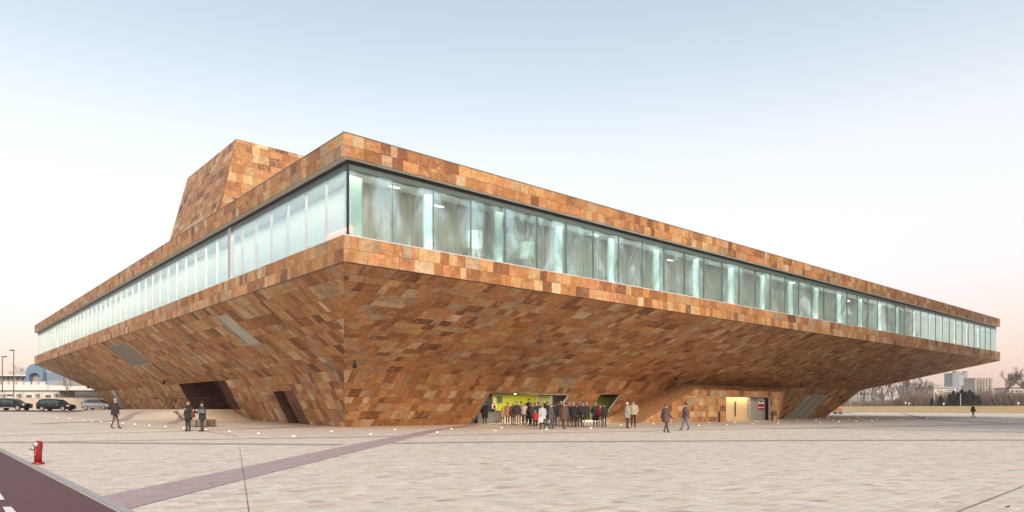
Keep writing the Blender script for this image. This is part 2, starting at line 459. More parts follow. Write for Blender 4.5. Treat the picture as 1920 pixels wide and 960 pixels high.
# ------------------------------------------------------------------ the hall
U, V = 106.1, 103.6
ZT, ZF, ZS, ZL = CH + 517 / F * D0, CH + 473 / F * D0, CH + 325 / F * D0, CH + 275 / F * D0   # top, under upper fascia, ledge top, ledge bottom
UKE, UBE = UK + 78.8, UB + 73.9
VKE, VBE = VK + 76.4, VB + 72.0
hall = empty('stone_hall', B(UB, VB, 0)); 
tag(hall, 'large brown stone clad hall with overhanging glazed upper storey and sloping soffits', 'building')
hall_inv = Matrix.Translation(-B(UB, VB, 0))
def hp(o):          # parent to the hall without moving it
    o.parent = hall; o.matrix_parent_inverse = hall_inv; return o
def bb(name, u0, u1, v0, v1, z0, z1, m, par=True):
    mb = MB(); mb.box(u0, u1, v0, v1, z0, z1, fn=B); o = mb.build(name, m)
    return hp(o) if par is True else o

PAL_S = [((0.42, 0.207, 0.077), 6), ((0.465, 0.253, 0.103), 5), ((0.385, 0.174, 0.063), 5), ((0.3, 0.13, 0.052), 4), ((0.21, 0.089, 0.042), 2.2), ((0.5, 0.314, 0.152), 3), ((0.52, 0.381, 0.231), 1.8), ((0.4, 0.253, 0.137), 2.2), ((0.34, 0.246, 0.157), 1.2), ((0.42, 0.193, 0.087), 3)]
sw = np.array([p[1] for p in PAL_S]); sw = sw / sw.sum()
def clip(poly, a, b, c):       # keep a*x+b*y<=c
    res = []
    for i in range(len(poly)):
        p, q_ = poly[i], poly[(i + 1) % len(poly)]
        dp, dq = a * p[0] + b * p[1] - c, a * q_[0] + b * q_[1] - c
        if dp <= 1e-9: res.append(p)
        if (dp < -1e-9 and dq > 1e-9) or (dp > 1e-9 and dq < -1e-9):
            t = dp / (dp - dq); res.append((p[0] + (q_[0] - p[0]) * t, p[1] + (q_[1] - p[1]) * t))
    return res if len(res) >= 3 else []
def parea(p): return abs(sum(p[i][0] * p[(i + 1) % len(p)][1] - p[(i + 1) % len(p)][0] * p[i][1] for i in range(len(p)))) / 2
def subtract(polys, r):
    x0, x1, y0, y1 = r; o_ = []
    for p in polys:
        xs = [q_[0] for q_ in p]; ys = [q_[1] for q_ in p]
        if max(xs) <= x0 or min(xs) >= x1 or max(ys) <= y0 or min(ys) >= y1: o_.append(p); continue
        o_.append(clip(p, 1, 0, x0)); o_.append(clip(p, -1, 0, -x1))
        mid = clip(clip(p, 1, 0, x1), -1, 0, -x0)
        if mid: o_.append(clip(mid, 0, 1, y0)); o_.append(clip(mid, 0, -1, -y1))
    return [p for p in o_ if p and parea(p) > 1e-4]
def clip_convex(poly, bound):
    for i in range(len(bound)):
        p, q_ = bound[i], bound[(i + 1) % len(bound)]
        a, b = q_[1] - p[1], -(q_[0] - p[0])
        poly = clip(poly, a, b, a * p[0] + b * p[1])
        if not poly: return []
    return poly
TILES = []          # (front polygon in world space, outward normal, colour)
class Face:
    """a plane of cladding: origin, horizontal axis ex, in-plane up axis ey, outward normal"""
    def __init__(s, org, ex, up_pt, inside):
        s.o = Vector(org); s.ex = Vector(ex).normalized()
        e = Vector(up_pt) - s.o; e -= s.ex * e.dot(s.ex); s.ey = e.normalized()
        s.n = s.ex.cross(s.ey).normalized()
        if s.n.dot(Vector(inside) - s.o) > 0: s.n = -s.n
        s.flip = s.ex.cross(s.ey).dot(s.n) < 0
    def to2(s, p): d = Vector(p) - s.o; return (d.dot(s.ex), d.dot(s.ey))
    def to3(s, x, y, h=0): return s.o + s.ex * x + s.ey * y + s.n * h
    def hit(s, px, py):
        d = ray(px, py); c = Vector((0, 0, CH)); t = (s.o - c).dot(s.n) / d.dot(s.n); return s.to2(c + d * t)
    def clad(s, poly3, rows, lens, openings=(), pal=None):
        bound = [s.to2(p) for p in poly3]
        ar = sum(bound[i][0] * bound[(i + 1) % len(bound)][1] - bound[(i + 1) % len(bound)][0] * bound[i][1] for i in range(len(bound)))
        if ar < 0: bound = bound[::-1]
        # backing shell behind the slabs, with the openings cut out
        polys = [bound]
        for r in openings: polys = subtract(polys, r)
        mb = MB()
        for p in polys:
            q_ = [s.to3(x, y, -.035) for x, y in p]; mb.poly(q_[::-1] if s.flip else q_)
        hp(mb.build('wall_core', M['backing']))
        xs = [p[0] for p in bound]; ys = [p[1] for p in bound]
        y = min(ys); k = 0; ymax = max(ys)
        edges = sorted(set([r[2] for r in openings] + [r[3] for r in openings]))
        while y < ymax - .02:
            h = rows[k % len(rows)] if not callable(rows) else rows(); k += 1
            for e in edges:
                if y < e - .05 and y + h > e - .25: h = e - y
            if ymax - (y + h) < .25: h = ymax - y + .001
            x = min(xs) - rng.random() * .8
            while x < max(xs):
                ln = lens()
                base = [(x, y), (x + ln, y), (x + ln, y + h), (x, y + h)]
                ps = [clip_convex(base, bound)]
                if ps[0]:
                    for r in openings: ps = subtract(ps, r)
                    col = pick(PAL_S, sw)
                    for p in ps:
                        if parea(p) > .006: TILES.append((s, p, col))
                x += ln
            y += h
def tile_geo(mb, face, p, col):
    cx = sum(q_[0] for q_ in p) / len(p); cy = sum(q_[1] for q_ in p) / len(p)
    hgt = rng.uniform(-.004, .007); g = .007
    fr = []; bk = []
    for (x, y) in p:
        dx, dy = cx - x, cy - y
        x2 = x + math.copysign(min(g, abs(dx)), dx); y2 = y + math.copysign(min(g, abs(dy)), dy)
        fr.append(face.to3(x2, y2, hgt)); bk.append(face.to3(x2, y2, -.03))
    if face.flip: fr, bk = fr[::-1], bk[::-1]
    mb.poly(fr, col)
    for i in range(len(fr)):
        j = (i + 1) % len(fr); mb.poly([bk[i], bk[j], fr[j], fr[i]], col)

lens_f = lambda: float(rng.choice([.40, .55, .62, .75, .95, 1.2], p=[.15, .22, .25, .18, .14, .06]))
lens_s = lambda: float(rng.choice([.45, .6, .8, 1.0, 1.3], p=[.2, .27, .27, .18, .08]))
IN = B(50, 50, 6)
Rv = Vector((RX, RY, 0)); Lv = Vector((LX, LY, 0))
# fascias
for (za, zb) in ((ZF, ZT), (ZL, ZS)):
    h = (zb - za) / 2
    Face(B(0, 0, za), Rv, B(0, 0, zb), IN).clad([B(0, 0, za), B(U, 0, za), B(U, 0, zb), B(0, 0, zb)], [h], lens_f)
    Face(B(0, 0, za), Lv, B(0, 0, zb), IN).clad([B(0, 0, za), B(0, V, za), B(0, V, zb), B(0, 0, zb)], [h], lens_f)
rowsoff = lambda: float(rng.choice([.5, .62, .72, .85]))
# soffits
fSR = Face(B(UK, VK, ZK), Rv, B(UK, 0, ZL), B(50, 50, 20))
fSL = Face(B(UK, VK, ZK), Lv, B(0, VK, ZL), B(50, 50, 20))
def rect(face, pts, pad=0):
    q_ = [face.hit(*p) for p in pts]
    return q_
def op(face, tl, tr, bl):
    a, b, c = face.hit(*tl), face.hit(*tr), face.hit(*bl)
    x0, x1 = sorted((a[0], b[0])); return [x0, x1, c[1], (a[1] + b[1]) / 2]
sky1 = op(fSL, (400, 592.5), (427, 590.5), (481, 647)); sky2 = op(fSL, (200, 651), (232, 642), (275, 683))
fSR.clad([B(UK, VK, ZK), B(UKE, VK, ZK), B(U, 0, ZL), B(0, 0, ZL)], rowsoff, lens_s)
fSL.clad([B(UK, VK, ZK), B(UK, VKE, ZK), B(0, V, ZL), B(0, 0, ZL)], rowsoff, lens_s, [sky1, sky2])
# lower sloping walls (carried a little below the ground)
zb_ = -.35
def ext(a, b, z): t = (z - a.z) / (b.z - a.z); return a + (b - a) * t
k0, k1, f0, f1 = B(UK, VK, ZK), B(UKE, VK, ZK), B(UB, VB, 0), B(UBE, VB, 0)
k2, f2 = B(UK, VKE, ZK), B(UB, VBE, 0)
fWR = Face(f0, Rv, k0, B(50, 50, 2)); fWL = Face(f0, Lv, k0, B(50, 50, 2))
opA = op(fWR, (918, 737), (1070, 738), (885, 797.5)); opB = op(fWR, (1126, 739), (1166, 738.5), (1120, 795)); opC = op(fWR, (1514, 740.5), (1556, 740.5), (1476, 784))
ytop = fWL.to2(k0)[1]
opD = op(fWL, (511, 734), (550, 733), (545, 794)); opE = op(fWL, (334, 718), (421, 712), (400, 767)); opF = op(fWL, (204, 729), (212.5, 728.5), (225, 766))
for r in (opA, opB): r[2] = -.6
opD[2] = -.6; opE[3] = ytop + .02; opF[3] = ytop - .05
zE = 1.18
opE[2] = fWL.to2(ext(f0, k0, zE))[1]
rowlow = lambda: float(rng.choice([.55, .7, .8, .95]))
fWR.clad([ext(f0, k0, zb_), ext(f1, k1, zb_), k1, k0], rowlow, lens_s, [opA, opB, opC])
fWL.clad([ext(f0, k0, zb_), ext(f2, k2, zb_), k2, k0], rowlow, lens_s, [opD, opE, opF])
# hidden end planes, roof and inner box that close the body
mb = MB()
for p in ([B(U, 0, ZL), B(U, V, ZL), B(U, V, ZS), B(U, 0, ZS)], [B(U, 0, ZF), B(U, V, ZF), B(U, V, ZT), B(U, 0, ZT)],
          [B(U, V, ZL), B(0, V, ZL), B(0, V, ZS), B(U, V, ZS)], [B(U, V, ZF), B(0, V, ZF), B(0, V, ZT), B(U, V, ZT)],
          [B(UKE, VK, ZK), B(UKE, VKE, ZK), B(U, V, ZL), B(U, 0, ZL)], [B(UKE, VKE, ZK), B(UK, VKE, ZK), B(0, V, ZL), B(U, V, ZL)],
          [ext(f1, k1, zb_), B(UBE, VBE, zb_), B(UKE, VKE, ZK), k1], [B(UBE, VBE, zb_), ext(f2, k2, zb_), k2, B(UKE, VKE, ZK)]):
    mb.poly(p, (.42, .22, .10))
hp(mb.build('rear_wall', M['stone'], col=True))
bb('roof', .05, U - .05, .05, V - .05, ZF + .25, ZT - .12, M['ceilw'])
bb('gallery_ceiling', .05, U - .05, .05, V - .05, ZF + .01, ZF + .22, M['ceilw'])
bb('gallery_floor', .06, U - .06, .06, V - .06, ZS - .35, ZS - .03, M['floori'])
for (u0, u1, v0, v1) in ((-.012, U + .02, -.012, .25), (-.012, .25, .26, V)):
    bb('parapet_cap', u0, u1, v0, v1, ZT + .004, ZT + .045, M['cap'])
bb('shadow_joint', .10, U, -.004, .08, ZL - .035, ZL - .004, M['black']); bb('shadow_joint', -.004, .08, .10, V, ZL - .035, ZL - .004, M['black'])
GI = .42      # glazing set back from the edge
bb('sill', -.006, U, -.006, GI + .1, ZS + .002, ZS + .04, M['sill']); bb('sill', -.006, GI + .1, GI + .12, V, ZS + .002, ZS + .04, M['sill'])
ZG = ZF - .42
bb('head_frame', GI - .06, U - GI, GI - .06, GI + .10, ZF - .16, ZF - .002, M['black']); bb('head_frame', GI - .06, GI + .10, GI + .12, V - GI, ZF - .16, ZF - .002, M['black'])
bb('transom', GI - .03, U - GI, GI - .03, GI + .16, ZG, ZF - .165, M['transom']); bb('transom', GI - .03, GI + .16, GI + .18, V - GI, ZG, ZF - .165, M['transom'])
# glazing: panes, mullions, pale columns
def one(name, me, org):
    o = link(name, me); o.location = org; return hp(o)
PU = 2.45
def shared(name, du0, du1, dv0, dv1, z0, z1, m):
    mb = MB(); mb.box(du0, du1, dv0, dv1, z0, z1, fn=lambda a, b, c: B(a, b, c) - B(0, 0, 0)); return mb.mesh(name, m)
me_pr = shared('glass_pane', .012, PU - .012, 0, .02, ZS + .042, ZG - .002, M['glass'])
me_mr = shared('mullion', -.012, .012, -.03, .10, ZS + .042, ZG - .002, M['mullion'])
me_cr = shared('column', .03, .46, .80, 1.0, ZS + .042, ZG - .002, M['mint'])
nR = int((U - 2 * GI) / PU)
PUr = (U - 2 * GI) / nR
me_pr = shared('glass_pane', .012, PUr - .012, 0, .02, ZS + .042, ZG - .002, M['glass'])
for i in range(nR):
    one('glass_pane', me_pr, B(GI + i * PUr, GI, 0))
    if i: one('mullion', me_mr, B(GI + i * PUr, GI, 0))
    if i % 2 == 0 and i > 1: one('column', me_cr, B(GI + i * PUr, GI, 0))
bb('column', GI + .35, GI + 1.2, GI + .8, GI + 1.0, ZS + .042, ZG - .002, M['mint'])
bb('corner_mullion', GI - .05, GI + .05, GI - .05, GI + .05, ZS + .042, ZF - .17, M['black'])
bb('corner_mullion', U - GI - .05, U - GI + .05, GI - .05, GI + .05, ZS + .042, ZF - .17, M['mint'])
nL = int((V - 2 * GI) / 2.3); PV = (V - 2 * GI) / nL
me_pl = shared('glass_pane', 0, .02, .012, PV - .012, ZS + .042, ZG - .002, M['glassl'])
me_ml = shared('mullion', -.03, .10, -.010, .010, ZS + .042, ZG - .002, M['palemullion'])
me_md = shared('mullion', -.03, .10, -.010, .010, ZS + .042, ZG - .002, M['lilacpanel'])
for i in range(nL):
    one('glass_pane', me_pl, B(GI, GI + i * PV, 0))
    if i: one('mullion', me_md if i < 7 else me_ml, B(GI, GI + i * PV, 0))
bb('grey_post', GI - .08, GI + .12, GI + 6 * PV - .55 + PV, GI + 6 * PV + PV - .05, ZS + .042, ZF - .165, M['lilacpanel'])
me_pe = shared('glass_pane', -.02, 0, .012, 4.9, ZS + .042, ZG - .002, M['glass'])
for i in range(4): one('glass_pane', me_pe, B(U - GI, GI + .06 + i * 4.92, 0))
for (uu, vv) in ((U - .8, 22.0),): bb('inner_wall', 16, U - 2.5, 21.9, 22.2, ZS, ZF, M['ceilw'])
bb('inner_wall', 12, 12.3, 22.3, V - 2, ZS, ZF, M['ceilw'])

# curtains
def curtain(p0, p1, z0, z1, period, amp, name, lab, m):
    d = (p1 - p0); Lh = d.length; d.normalize(); q_ = Vector((-d.y, d.x, 0))
    nseg = int(Lh / period * 6); rows = [[], []]; ph = 0
    for i in range(nseg + 1):
        s_ = Lh * i / nseg; ph += 2 * math.pi / 6 * rng.uniform(.55, 1.45)
        off = q_ * (amp * math.sin(ph)); c = p0 + d * s_ + off
        rows[0].append((c.x, c.y, z0)); rows[1].append((c.x, c.y, z1))
    mb = MB(); mb.grid(rows); o = mb.build(name, m, smooth=True); tag(o, lab, 'curtain'); return o
curtain(B(2.6, 2.9, 0), B(U - 1.2, 2.9, 0), ZS, ZF - .02, .34, .07, 'curtain', 'long pale curtain hanging behind the right hand glass front', M['curtain2'])
curtain(B(2.1, 3.4, 0), B(2.1, V - 1.2, 0), ZS, ZF - .02, .30, .06, 'curtain', 'long white curtain hanging behind the left hand glass front', M['curtain'])
# lamps of the gallery, with an added floor fill
def area(name, p, rx, ry, e, col=(1, .9, .78), rz=0):
    d = bpy.data.lights.new(name, 'AREA'); d.shape = 'RECTANGLE'; d.size = rx; d.size_y = ry; d.energy = e; d.color = col
    o = bpy.data.objects.new(name, d); COL.objects.link(o); o.location = p; o.rotation_euler = (0, 0, rz); return o
RZ = math.atan2(RY, RX); LZ = math.atan2(LY, LX)
GAL = 420
for i in range(9):
    ge = GAL * (.78 if i == 0 else 1.15)
    area('gallery_light', B(7 + i * 11.6, .95, ZF - .10), 11.0, .22, ge * .52, rz=RZ)
    area('added_floor_fill', B(7 + i * 11.6, .80, ZS + .02), 11.0, .20, ge * .48, rz=RZ).rotation_euler = (math.pi, 0, RZ)  # added fill hidden behind the sill, evens the light on columns and curtain
    area('gallery_light', B(1.0, 6 + i * 11.3, ZF - .10), 10.8, .2, GAL * .68, rz=LZ)
bb('lamp_hiding_lip', GI + .1, U - GI - .1, GI + .12, GI + .17, ZF - .50, ZF + .005, M['ceilw']); bb('lamp_hiding_lip', GI + .12, GI + .17, GI + .2, V - GI - .1, ZF - .50, ZF + .005, M['ceilw'])  # lip added behind the glass to hide the gallery lamps from view
me_dl = MB(); me_dl.box(-.28, .28, -.05, .05, 0, .03); me_dl = me_dl.mesh('downlight', M['lampglow'])
for i, (du, dv) in enumerate([(1.9, .95), (3.4, 1.0), (6.1, .9), (11.3, 1.0), (18.7, .95), (27, 1.0), (36, .9), (45.5, 1.0), (57, .9), (70, 1.0)]):
    o = link('ceiling_downlight', me_dl); o.location = B(du, dv, ZF - .06 - .5 * (i % 3)); o.rotation_euler = (0, 0, RZ)
    tag(o, 'small warm ceiling light glowing behind the right hand glass front', 'ceiling light', 'ceiling lights behind the glass')
mb = MB(); mb.tube([B(.85, .9, ZS + .62), B(.85, 3.3, ZS + .62)], .13, 8)  # added glowing tube, stands in for a red glow of unknown source
tag(mb.build('added_glow_tube', M['redglow']), 'red tube added for the red glow behind the left glass by the corner', 'light')
for k, (uu, lab) in enumerate(((10.1, 'white drum floor lamp behind the glass, the one nearer the corner'), (14.15, 'white drum floor lamp behind the glass, the one farther from the corner'))):
    c = B(uu - 1.15, 1.35, ZS - .03); t = empty('floor_lamp', c); tag(t, lab, 'lamp', 'floor lamps in the gallery')
    mb = MB(); mb.grid([[(.42 * math.cos(a), .42 * math.sin(a), z) for a in np.linspace(0, 2 * math.pi, 25)[:-1]] for z in (1.02, 1.92)], True)
    mb.build('lamp_shade', M['shade'], t, True)
    for j in range(3):
        a = j * 2.094 + .4; mb = MB(); mb.tube([(.38 * math.cos(a), .38 * math.sin(a), 0), (.04 * math.cos(a), .04 * math.sin(a), 1.3)], .02, 6); mb.build('leg', M['shade'], t)

# glazed slots in the left soffit and sloping windows
def panel(face, r, parts, m, frame, name='skylight', rails=0, inset=.05):
    x0, x1, y0, y1 = r
    def fb(xa, xb, ya, yb, ha, hb, nm, mm):
        mb = MB(); mb.box(xa, xb, ya, yb, ha, hb, fn=face.to3); return hp(mb.build(nm, mm))
    t = .07
    fb(x0, x1, y0, y0 + t, -.2, .012, name + '_frame', frame); fb(x0, x1, y1 - t, y1, -.2, .012, name + '_frame', frame)
    fb(x0, x0 + t, y0 + t, y1 - t, -.2, .012, name + '_frame', frame); fb(x1 - t, x1, y0 + t, y1 - t, -.2, .012, name + '_frame', frame)
    n_ = parts; wdt = (x1 - x0 - 2 * t) / n_
    for i in range(n_):
        a = x0 + t + i * wdt
        fb(a + .012, a + wdt - .012, y0 + t, y1 - t, -inset - .02, -inset, name + '_pane', m)
        if i: fb(a - (.05 if m is M['louvre'] else .012), a + (.05 if m is M['louvre'] else .012), y0 + t, y1 - t, -.12, -inset + .03, name + '_bar', M['steel'] if m is M['louvre'] else M['mullion'])
    for j in range(rails):
        yy = y0 + t + (y1 - y0 - 2 * t) * (j + .5) / rails
    fb(x0 - .3, x1 + .3, y0 - .3, y1 + .3, -.60, -.55, name + '_box', M['greyp'])
panel(fSL, sky1, 1, M['frosted'], M['steel'])
panel(fSL, sky2, 6, M['louvre'], M['steel'])
panel(fWR, opC, 3, M['frosted'], M['steel'], 'sloping_window')
panel(fWL, opF, 1, M['frosted'], M['steel'], 'sloping_window')

def f3(face, x, y, h=0): return face.to3(x, y, h)
# --- ticket lobby behind the long opening and its neighbour
uA0, uA1 = UB + opA[0], UB + opA[1]; uB0, uB1 = UB + opB[0], UB + opB[1]
ztA = f3(fWR, 0, opA[3]).z; ztB = f3(fWR, 0, opB[3]).z
vT = VB - (VB - VK) * (ztA / ZK)
for (r) in (opA, opB):
    x0, x1, y1 = r[0], r[1], r[3]
    for (xa, xb, ya, yb) in ((x0, x1, y1 - .06, y1), (x0, x0 + .06, -.05, y1 - .06), (x1 - .06, x1, -.05, y1 - .06)):
        mb = MB(); mb.box(xa, xb, ya, yb, -.15, .014, fn=fWR.to3); hp(mb.build('opening_frame', M['steel']))
bb('lobby_floor', uA0 - .5, uB1 + 1, VB - 1.6, VB + 9, .004, .02, M['step'])
bb('lobby_ceiling', uA0 - .5, uB1 + 2, vT + .2, VB + 9, max(ztA, ztB) + .05, max(ztA, ztB) + .2, M['ceilw'])
def uat(px, vv):
    a_ = (px - CX) / F; p0 = B(0, vv, 0); return (p0.x - a_ * p0.y) / (a_ * RY - RX)
vW = VB + 3.2
l0, l1, l2 = uat(923, vW), uat(964.5, vW), uat(1005, vW)
bb('lobby_wall', l0, l1 - .03, vW, vW + .2, .02, ztA + .05, M['lime']); bb('lobby_wall', l1 + .03, l2, vW, vW + .2, .02, ztA + .05, M['lime'])
bb('lobby_end', uA0 - .5, l0 - .02, vW, vW + .2, .02, ztA + .05, M['black'])
bb('lobby_end', uA0 - .5, uA0 - .3, VB + .1, vW - .02, .02, ztA + .05, M['black'])
bb('lobby_return', l2 + .02, l2 + .2, vW, VB + 8, .02, ztA + .05, M['wood'])
bb('lobby_wall', l2 + .22, uat(1200, VB + 6), VB + 6.0, VB + 6.2, .02, ztA + .05, M['olive'])
bb('lobby_pier', uA1 + .1, uB0 - .1, VB - .1, VB + .25, .02, ztA - .1, M['greyp'])
uS = l2
area('lobby_light', B((uA0 + uS) / 2 + 1, VB + 1.2, ztA - .02), 7, 1.2, 190, (1, .92, .75), RZ)
area('lobby_light', B(uB0 + 3.5, VB + 3.0, ztA - .02), 8, 1.6, 620, (1, .92, .75), RZ)
me_sp = MB(); me_sp.lathe([(.09, 0), (.09, .03)], 12); me_sp = me_sp.mesh('spot', M['lampglow'])
for k, (px, py, lab) in enumerate(((928, 738.5, 'first round ceiling spot in the lime lobby from the left'), (979, 738.5, 'round ceiling spot in the lime lobby above the crowd'), (1125, 741, 'round ceiling spot in the olive opening on the right'))):
    h_ = fWR.to3(*fWR.hit(px, py), -1.2); o = link('ceiling_spot', me_sp); o.location = (h_.x, h_.y, ztA - .06); tag(o, lab, 'spotlight', 'lobby ceiling spots')
# counter, screen and board
t = empty('ticket_counter', B(uA0 + 2.2, VB + 1.6, .02)); tag(t, 'grey ticket counter at the left end of the lime lobby', 'counter')
def bpart(nm, par, u0, u1, v0, v1, z0, z1, m):
    mb = MB(); mb.box(u0, u1, v0, v1, z0, z1, fn=lambda a, b, c: B(a, b, c) - par.location); return mb.build(nm, m, par)
cu = uA0 + 1.6
bpart('desk_panel', t, cu + 2.7, uat(1000, VB + 1.9), VB + 1.9, VB + 2.4, .02, 1.0, M['step']); bpart('desk_top', t, cu + 2.68, uat(1000, VB + 1.9) + .05, VB + 1.85, VB + 2.45, 1.005, 1.04, M['darkgrey'])
bpart('front', t, cu, cu + 2.6, VB + 1.2, VB + 1.9, .02, 1.02, M['greyp']); bpart('top', t, cu - .05, cu + 2.65, VB + 1.12, VB + 1.98, 1.025, 1.07, M['darkgrey'])
t = empty('monitor', B(cu + 2.0, VB + 1.4, 1.075)); tag(t, 'small desk screen with white and red picture on the counter', 'monitor')
bpart('foot', t, cu + 1.9, cu + 2.1, VB + 1.45, VB + 1.6, 1.075, 1.2, M['black']); bpart('case', t, cu + 1.7, cu + 2.35, VB + 1.42, VB + 1.5, 1.2, 1.68, M['black'])
bpart('screen', t, cu + 1.74, cu + 2.31, VB + 1.412, VB + 1.418, 1.24, 1.64, M['cream']); bpart('picture', t, cu + 1.88, cu + 2.18, VB + 1.404, VB + 1.410, 1.30, 1.58, M['posterred'])
o = bb('notice_board', uat(933, vW), uat(940.5, vW), vW - .1, vW - .01, ztA - .75, ztA - .15, M['darkgrey'], False); tag(o, 'dark square board hanging on the lime wall', 'board')
o = bb('paper_notice', uat(925.3, vW), uat(928.6, vW), vW - .03, vW - .01, 1.75, 2.25, M['cream'], False); tag(o, 'narrow white paper notice on the lime wall', 'notice')

# --- left door recess and main entrance
vD0, vD1 = VB + opD[0], VB + opD[1]
ztD = f3(fWL, 0, opD[3]).z; uD = UB - (UB - UK) * ztD / ZK
def recess(face, r, depth, mats, y0=None):
    x0, x1, ya, yb = r
    if y0 is not None: ya = y0
    def fb(nm, m, *a):
        mb = MB(); mb.box(*a, fn=face.to3); return hp(mb.build(nm, m))
    fb('recess_side', mats[0], x0 - .12, x0 - .002, ya, yb + .1, -depth, -.032); fb('recess_side', mats[0], x1 + .002, x1 + .12, ya, yb + .1, -depth, -.032)
    fb('recess_head', mats[0], x0, x1, yb + .002, yb + .12, -depth, -.032)
    return fb
fb = recess(fWL, opD, .9, (M['corten'],))
xm = opD[0] + (opD[1] - opD[0]) * .52
fb('recess_back', M['corten'], xm, opD[1], -.4, opD[3], -.9, -.8)
d_ = fb('door', M['cortend'], opD[0], xm, -.3, opD[3], -.16, -.10)
mb = MB(); xh = opD[0] + (xm - opD[0]) * .62
mb.tube([fWL.to3(xh, .5, -.04), fWL.to3(xh, 1.9, -.04)], .022, 6); mb.tube([fWL.to3(xh, .6, -.10), fWL.to3(xh, .6, -.04)], .015, 5); mb.tube([fWL.to3(xh, 1.8, -.10), fWL.to3(xh, 1.8, -.04)], .015, 5)
h_ = mb.build('handle', M['black']); h_.parent = d_; h_.matrix_parent_inverse = Matrix.Identity(4)
fb = recess(fWL, opE, 3.2, (M['corten'],), opE[2] - 2.5)
W = opE[1] - opE[0]
fb('recess_back', M['corten'], opE[0] - .1, opE[1] + .1, opE[2] - 3, opE[3] + .1, -3.2, -3.1)
fb('entrance_panel', M['cortend'], opE[0] + W * .34, opE[0] + W * .60, opE[2] - 2, opE[3], -2.0, -1.9)
fb('entrance_panel', M['corten'], opE[0] + .02, opE[0] + W * .34, opE[2] - 1.2, opE[3], -1.2, -1.1)

# --- porch block on the right wall
bu = lambda px, vv: None
vP = 8.4
def hitv(px, py, vv):
    d = ray(px, py); nrm = Vector((LY, -LX, 0)); nrm = Vector((RY, -RX, 0)); p0 = B(0, vv, 0)
    t = (p0 - Vector((0, 0, CH))).dot(nrm) / d.dot(nrm); p = Vector((0, 0, CH)) + d * t; return UV(p.x, p.y)[0], p.z
uTL, zTL = hitv(1301, 730.6, vP); uTR, zTR = hitv(1466, 735.3, vP); uBL, _ = hitv(1188, 791, vP); uBR, _ = hitv(1456, 789, vP)
zP = (zTL + zTR) / 2
uK1 = UV(*(lambda d: ((Vector((0, 0, CH)) + d * 1).x, 1))(ray(1278, 718)))[0]
def kinku(px):
    d = ray(px, 0); a = d.x
    # X = a*Y with the fold line B(u, VK)
    p0 = B(0, VK, 0); s_ = (p0.x - a * p0.y) / (a * RY - RX); return s_
uK1 = kinku(1279); uK2 = kinku(1474)
fP = Face(B(uBL, vP, 0), Rv, B(uBL, vP, 1), B(uBL, 60, 1))
opP = op(fP, (1360.5, 742.8), (1444, 744.2), (1356, 787)); opP[2] = -.4
pxy = [B(uBL, vP, zb_), B(uBR + .2, vP, zb_), B(uTR, vP, zP), B(uTL, vP, zP)]
fP.clad(pxy, rowlow, lens_s, [opP])
fPT = Face(B(uTL, vP, zP), Rv, B(uTL, VK, ZK - .05), B(uTL, 30, -5))
fPT.clad([B(uTL, vP, zP), B(uTR, vP, zP), B(uK2, VK - .02, ZK - .05), B(uK1, VK - .02, ZK - .05)], [.7], lens_s)
mb = MB()
mb.poly([B(uBL, vP, zb_), B(uTL, vP, zP), B(uK1, VK, ZK), B(uBL + 1.0, VB, zb_)], (.40, .21, .10)); hp(mb.build('porch_side', M['stone'], col=True)); mb = MB(); mb.poly([B(uBR + .2, vP, zb_), B(uBR + 1, VB, zb_), B(uK2, VK, ZK), B(uTR, vP, zP)], (.40, .21, .10))
hp(mb.build('porch_side', M['stone'], col=True))
x0, x1, _, y1 = opP
def pb(nm, m, *a):
    mb = MB(); mb.box(*a, fn=fP.to3); return hp(mb.build(nm, m))
pb('opening_frame', M['steel'], x0, x1, y1 - .06, y1, -.2, .014); pb('opening_frame', M['steel'], x0, x0 + .06, 0, y1 - .06, -.2, .014); pb('opening_frame', M['steel'], x1 - .06, x1, 0, y1 - .06, -.2, .014)
pb('porch_ceiling', M['ceilw'], x0, x1, y1 + .01, y1 + .1, -3, -.03)
Wp = x1 - x0
area('porch_light', fP.to3((x0 + x1) / 2 - 1, y1 - .05, -.40), 4.5, .3, 45, (1, .80, .5), RZ)
dv1 = x0 + Wp * .585
for i in range(2):
    a = x0 + .05 + (dv1 - x0 - .05) * i / 2; b = a + (dv1 - x0 - .05) / 2 - .02
    d_ = pb('door', M['wood'], a, b, 0.01, y1 - .07, -.75, -.68)
    hx = a + .16 if i else a + .30
    for dx in (0, .14):
        mb = MB(); mb.tube([fP.to3(hx + dx, .45, -.62), fP.to3(hx + dx, 2.0, -.62)], .035, 6); hh = mb.build('handle', M['darkgrey']); hh.parent = d_
        hh.matrix_parent_inverse = Matrix.Identity(4)
pb('sign_panel', M['step'], dv1 + .02, x0 + Wp * .66, .01, y1 - .07, -.75, -.68)
pb('grey_panel', M['greyp'], x0 + Wp * .66, x0 + Wp * .83, .01, y1 - .07, -.72, -.64); pb('grey_panel', M['greyp'], x0 + Wp * .835, x1 + .3, .01, y1 - .07, -.75, -.66)
pb('recess_side', M['greyp'], x0 - .5, x0 - .38, .01, y1, -1, -.04)
